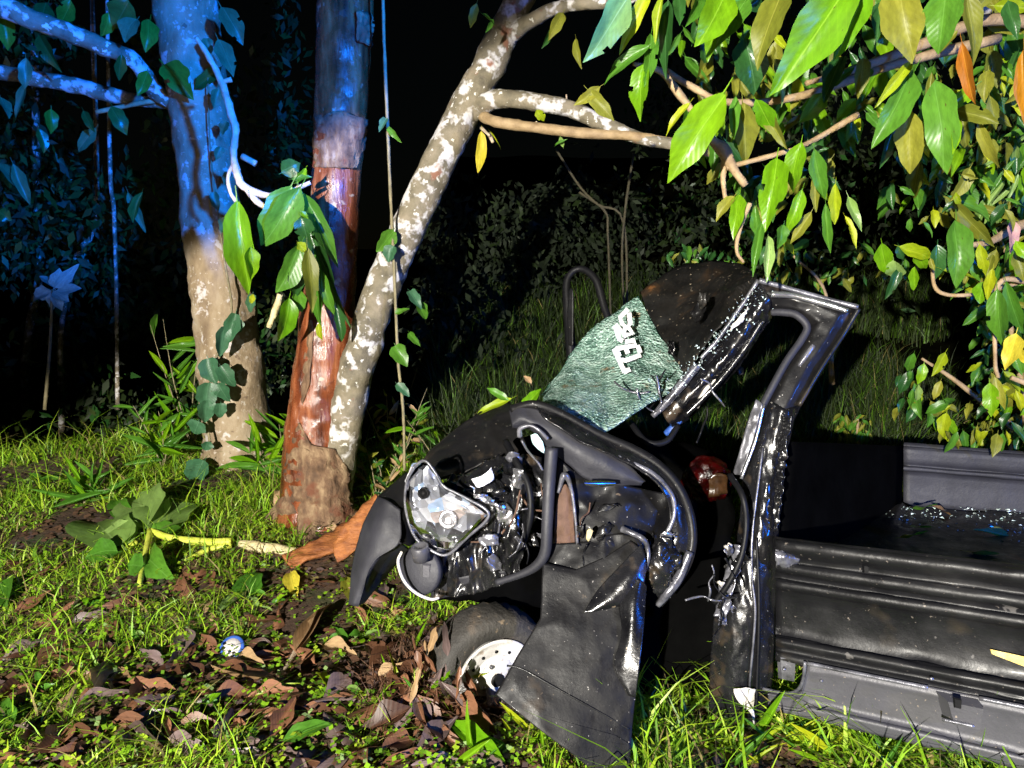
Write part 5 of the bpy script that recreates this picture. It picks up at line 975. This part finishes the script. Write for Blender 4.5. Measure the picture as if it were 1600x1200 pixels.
for a in [(190, 868, 125, 800, 78, 'leaf_pale'), (215, 850, 125, 858, 55, 'leaf_pale'), (235, 845, 305, 800, 84, 'leaf_pale'), (230, 840, 205, 790, 80, 'leaf_pale'), (235, 850, 285, 838, 30, 'leaf_green'), (228, 880, 262, 920, 46, 'leaf_green'), (185, 880, 130, 890, 40, 'leaf_green'), (225, 900, 200, 905, 40, 'leaf_green'), (200, 830, 180, 795, 30, 'leaf_green'), (250, 830, 262, 795, 34, 'leaf_pale')]:
    lay(*a[:4], a[4], a[5], 'leaf', None, None, 'heart' if a[4] > 50 else 'broad', .06, parent=bpnt, up=Vector((random.uniform(-.3, .3), -.9, 1)))
hk = thing('dry_husk', G(470, 1030), 'pale dry husk lying on the litter left of the wheel', 'plant debris')
gtube('core', [(442, 1056, 3, .01), (450, 1046, 4, .02), (462, 1030, 5, .03), (480, 1010, 7, .04)], 'pale_twig', hk, seg=8, n=14, lump=.2, lf=30)
for a in [(470, 1030, 518, 950, 26), (462, 1035, 500, 960, 22), (475, 1020, 492, 985, 18)]: lay(*a, 'leaf_tan', 'leaf', None, None, 'blade', .05, parent=hk)
# round lid
lc = G(363, 1022) + Vector((0, 0, .03)); ln_ = Vector((.05, -.75, .7))
V, Fc = lathe_geo(lc, ln_, [(-.006, .05), (0, .052), (.004, .048), (.003, .040)], 30); lid = thing('round_lid', lc, 'round blue rimmed lid half hidden in the litter', 'lid')
obj('rim', V, Fc, 'blue_plastic', lid)
V, Fc = lathe_geo(lc, ln_, [(.002, .038), (.0055, .037)], 24); obj('disc', V, Fc, 'white_plastic', lid)
# bark slab and chunk at the middle tree's foot
sl = sheet('bark_slab', [[tuple(gpt(442, 880, .03)), tuple(gpt(500, 862, .07)), tuple(gpt(575, 838, .12))], [tuple(gpt(455, 893, .02)), tuple(gpt(515, 880, .05)), tuple(gpt(600, 862, .08))], ], 'wood_orange', None, nu=14, nv=8, amp=.02, freq=12, th=.02, world=True)
tag(sl, 'long orange brown bark slab between middle tree and bumper', 'bark')
sl = sheet('bark_slab', [[(520, 850, 3.35), (560, 800, 3.4), (590, 772, 3.4)], [(530, 880, 3.3), (572, 850, 3.3), (600, 830, 3.3)]], 'wood_orange', None, nu=14, nv=8, amp=.02, freq=12, th=.02)
tag(sl, 'upright torn bark slab touching the bumper', 'bark')
ch = sheet('wood_chunk', [[tuple(gpt(432, 790, .08)), tuple(gpt(462, 795, .12)), tuple(gpt(520, 828, .06))], [tuple(gpt(430, 812, .03)), tuple(gpt(465, 822, .06)), tuple(gpt(528, 840, .03))]], 'wood_pale', None, nu=12, nv=8, amp=.025, freq=14, th=.03, world=True)
tag(ch, 'pale splintered wood chunk at the middle tree foot', 'wood')
st_ = G(425, 745); V, Fc = lathe_geo(st_, (0, 0, 1), [(0, .05), (.02, .055), (.045, .03), (.05, .008)], 14)
tag(obj('stone', [v + Vector((.02 * noise.noise(v * 20), .0, .01 * noise.noise(v * 30))) for v in V], Fc, 'white_plastic', None), 'small pale stone between the two tree feet', 'stone')
# named single leaves on the ground
for a in [(385, 945, 400, 905, 44, 'leaf_green', 'fresh green leaf right of the broken plant'), (345, 965, 395, 925, 26, 'leaf_pale', 'pale green leaf below the snapped stems'), (272, 935, 290, 890, 30, 'leaf_brown', 'upright dark brown leaf beside the broken plant'), (455, 905, 462, 940, 24, 'leaf_yellow', 'yellow leaf standing by the bark slab'),
          (730, 1118, 735, 1075, 24, 'leaf_pale', 'pale green leaf leaning on the wheel'), (165, 1045, 150, 1100, 34, 'leaf_tan', 'folded tan leaf in the lower left litter'), (232, 1060, 205, 1110, 18, 'leaf_brown', 'curled brown leaf left of the round lid'), (262, 1130, 280, 1180, 24, 'leaf_brown', 'greyish curled leaf low in the picture'),
          (540, 905, 565, 965, 26, 'leaf_olive', 'olive leaf below the bumper'), (345, 1050, 430, 1075, 36, 'leaf_brown', 'broad reddish leaf under the round lid'), (10, 890, 45, 920, 22, 'leaf_brown', 'brown leaf at the left edge of the grass'), (700, 1140, 790, 1210, 26, 'leaf_bright', 'long fresh green blade in front of the wheel'), (330, 1050, 410, 1085, 12, 'leaf_tan', 'tan strip across the litter'),
          (395, 1100, 470, 1085, 9, 'leaf_lime', 'thin lime strip in the litter'), (500, 1060, 520, 1100, 16, 'leaf_lime', 'lime leaf right of the dry husk'), (0, 920, 10, 960, 40, 'leaf_green', 'green leaf cut by the left edge'), (20, 1150, 0, 1110, 34, 'leaf_green', 'bright leaf low at the left edge'), (440, 1170, 520, 1150, 30, 'leaf_green', 'green leaf amid the lower brown litter')]:
    lay(*a[:4], a[4], a[5], 'fallen_leaf', a[6], 'leaf', 'dead' if 'brown' in a[5] or 'tan' in a[5] else 'broad', .03)
# the brown litter: leaf by leaf
cnt = 0
while cnt < 290:
    px, py = random.uniform(0, 800), random.uniform(880, 1199)
    wgt = (py - 880) / 320 * (1.0 if px < 700 else .6) + (.35 if 600 < px < 740 and py > 930 else 0)
    if random.random() > wgt * .9 or dens(px * .006, py * .012) < -.35: continue
    g = G(px, py); a = random.uniform(0, 6.28); L = random.uniform(.09, .24)
    v = Vector((math.cos(a), math.sin(a), 0)) * L; e = g + v; b_ = Vector((g.x, g.y, gz(g.x, g.y) + .015)); e = Vector((e.x, e.y, gz(e.x, e.y) + random.uniform(.01, .06)))
    o = leaf(b_, e, L * random.uniform(.28, .42), random.choice(['leaf_brown'] * 20 + ['leaf_grey'] * 6 + ['leaf_tan']), None, 'dead', Vector((random.uniform(-.7, .7), random.uniform(-.9, .3), 1)), 'dead_leaf')
    col_ = {'leaf_brown': 'brown', 'leaf_grey': 'greyish', 'leaf_tan': 'tan'}[o.material_slots[0].material.name]; where = 'beside the half buried wheel' if px > 590 else ('in the litter round the blue rimmed lid' if 250 < px < 480 and py < 1110 else ('in the bottom left corner of the litter' if px < 260 and py > 1080 else ('in the grass above the main litter' if py < 1000 else 'in the lower litter bed')))
    tag(o, 'curled %s dead leaf %s' % (col_, where), 'leaf', 'dead brown leaves littering the ground'); cnt += 1
bd = thing('bark_debris', G(700, 1080), 'heap of torn bark strips against the buried wheel', 'debris')
for _ in range(70):
    px, py = random.gauss(705, 34), random.gauss(1030, 42); d = 2.48 + random.uniform(-.08, .16); g = P(px, py, d)
    if g.z > .28 or g.z < -.02 or px > 728: continue
    a = random.uniform(-.6, .6); L = random.uniform(.05, .13); v = Vector((math.sin(a), random.uniform(-.4, .2), -math.cos(a) * random.choice((1, 1, -1)))).normalized()
    leaf(g, g + v * L, L * random.uniform(.15, .35), random.choice(['leaf_brown', 'leaf_brown', 'leaf_grey', 'leaf_tan']), bd, 'dead', name='bark_strip')
# grass blades standing large in front
for k, (x0, x1, y0, y1, n_, lab) in enumerate([(700, 860, 1130, 1200, 14, 'large grass tuft in front of the wheel'), (1130, 1300, 1150, 1200, 22, 'grass tuft under the front end of the truck bed'), (1300, 1600, 1180, 1230, 22, 'grass tuft under the truck bed at lower right'), (560, 700, 1010, 1100, 8, 'few broad blades left of the wheel')]):
    g = G((x0 + x1) / 2, (y0 + y1) / 2); t = thing('grass_tuft', g, lab, 'grass')
    for _ in range(n_):
        b_ = G(random.uniform(x0, x1), random.uniform(y0, min(1240, y1))); L = random.uniform(.08, .2)
        v = Vector((random.uniform(-1, 1), random.uniform(-.3, .3), random.uniform(.15, .8))).normalized()
        leaf(b_, b_ + v * L, L * random.uniform(.08, .13), random.choice(['leaf_bright', 'leaf_green', 'leaf_lime']), t, 'blade', name='blade')
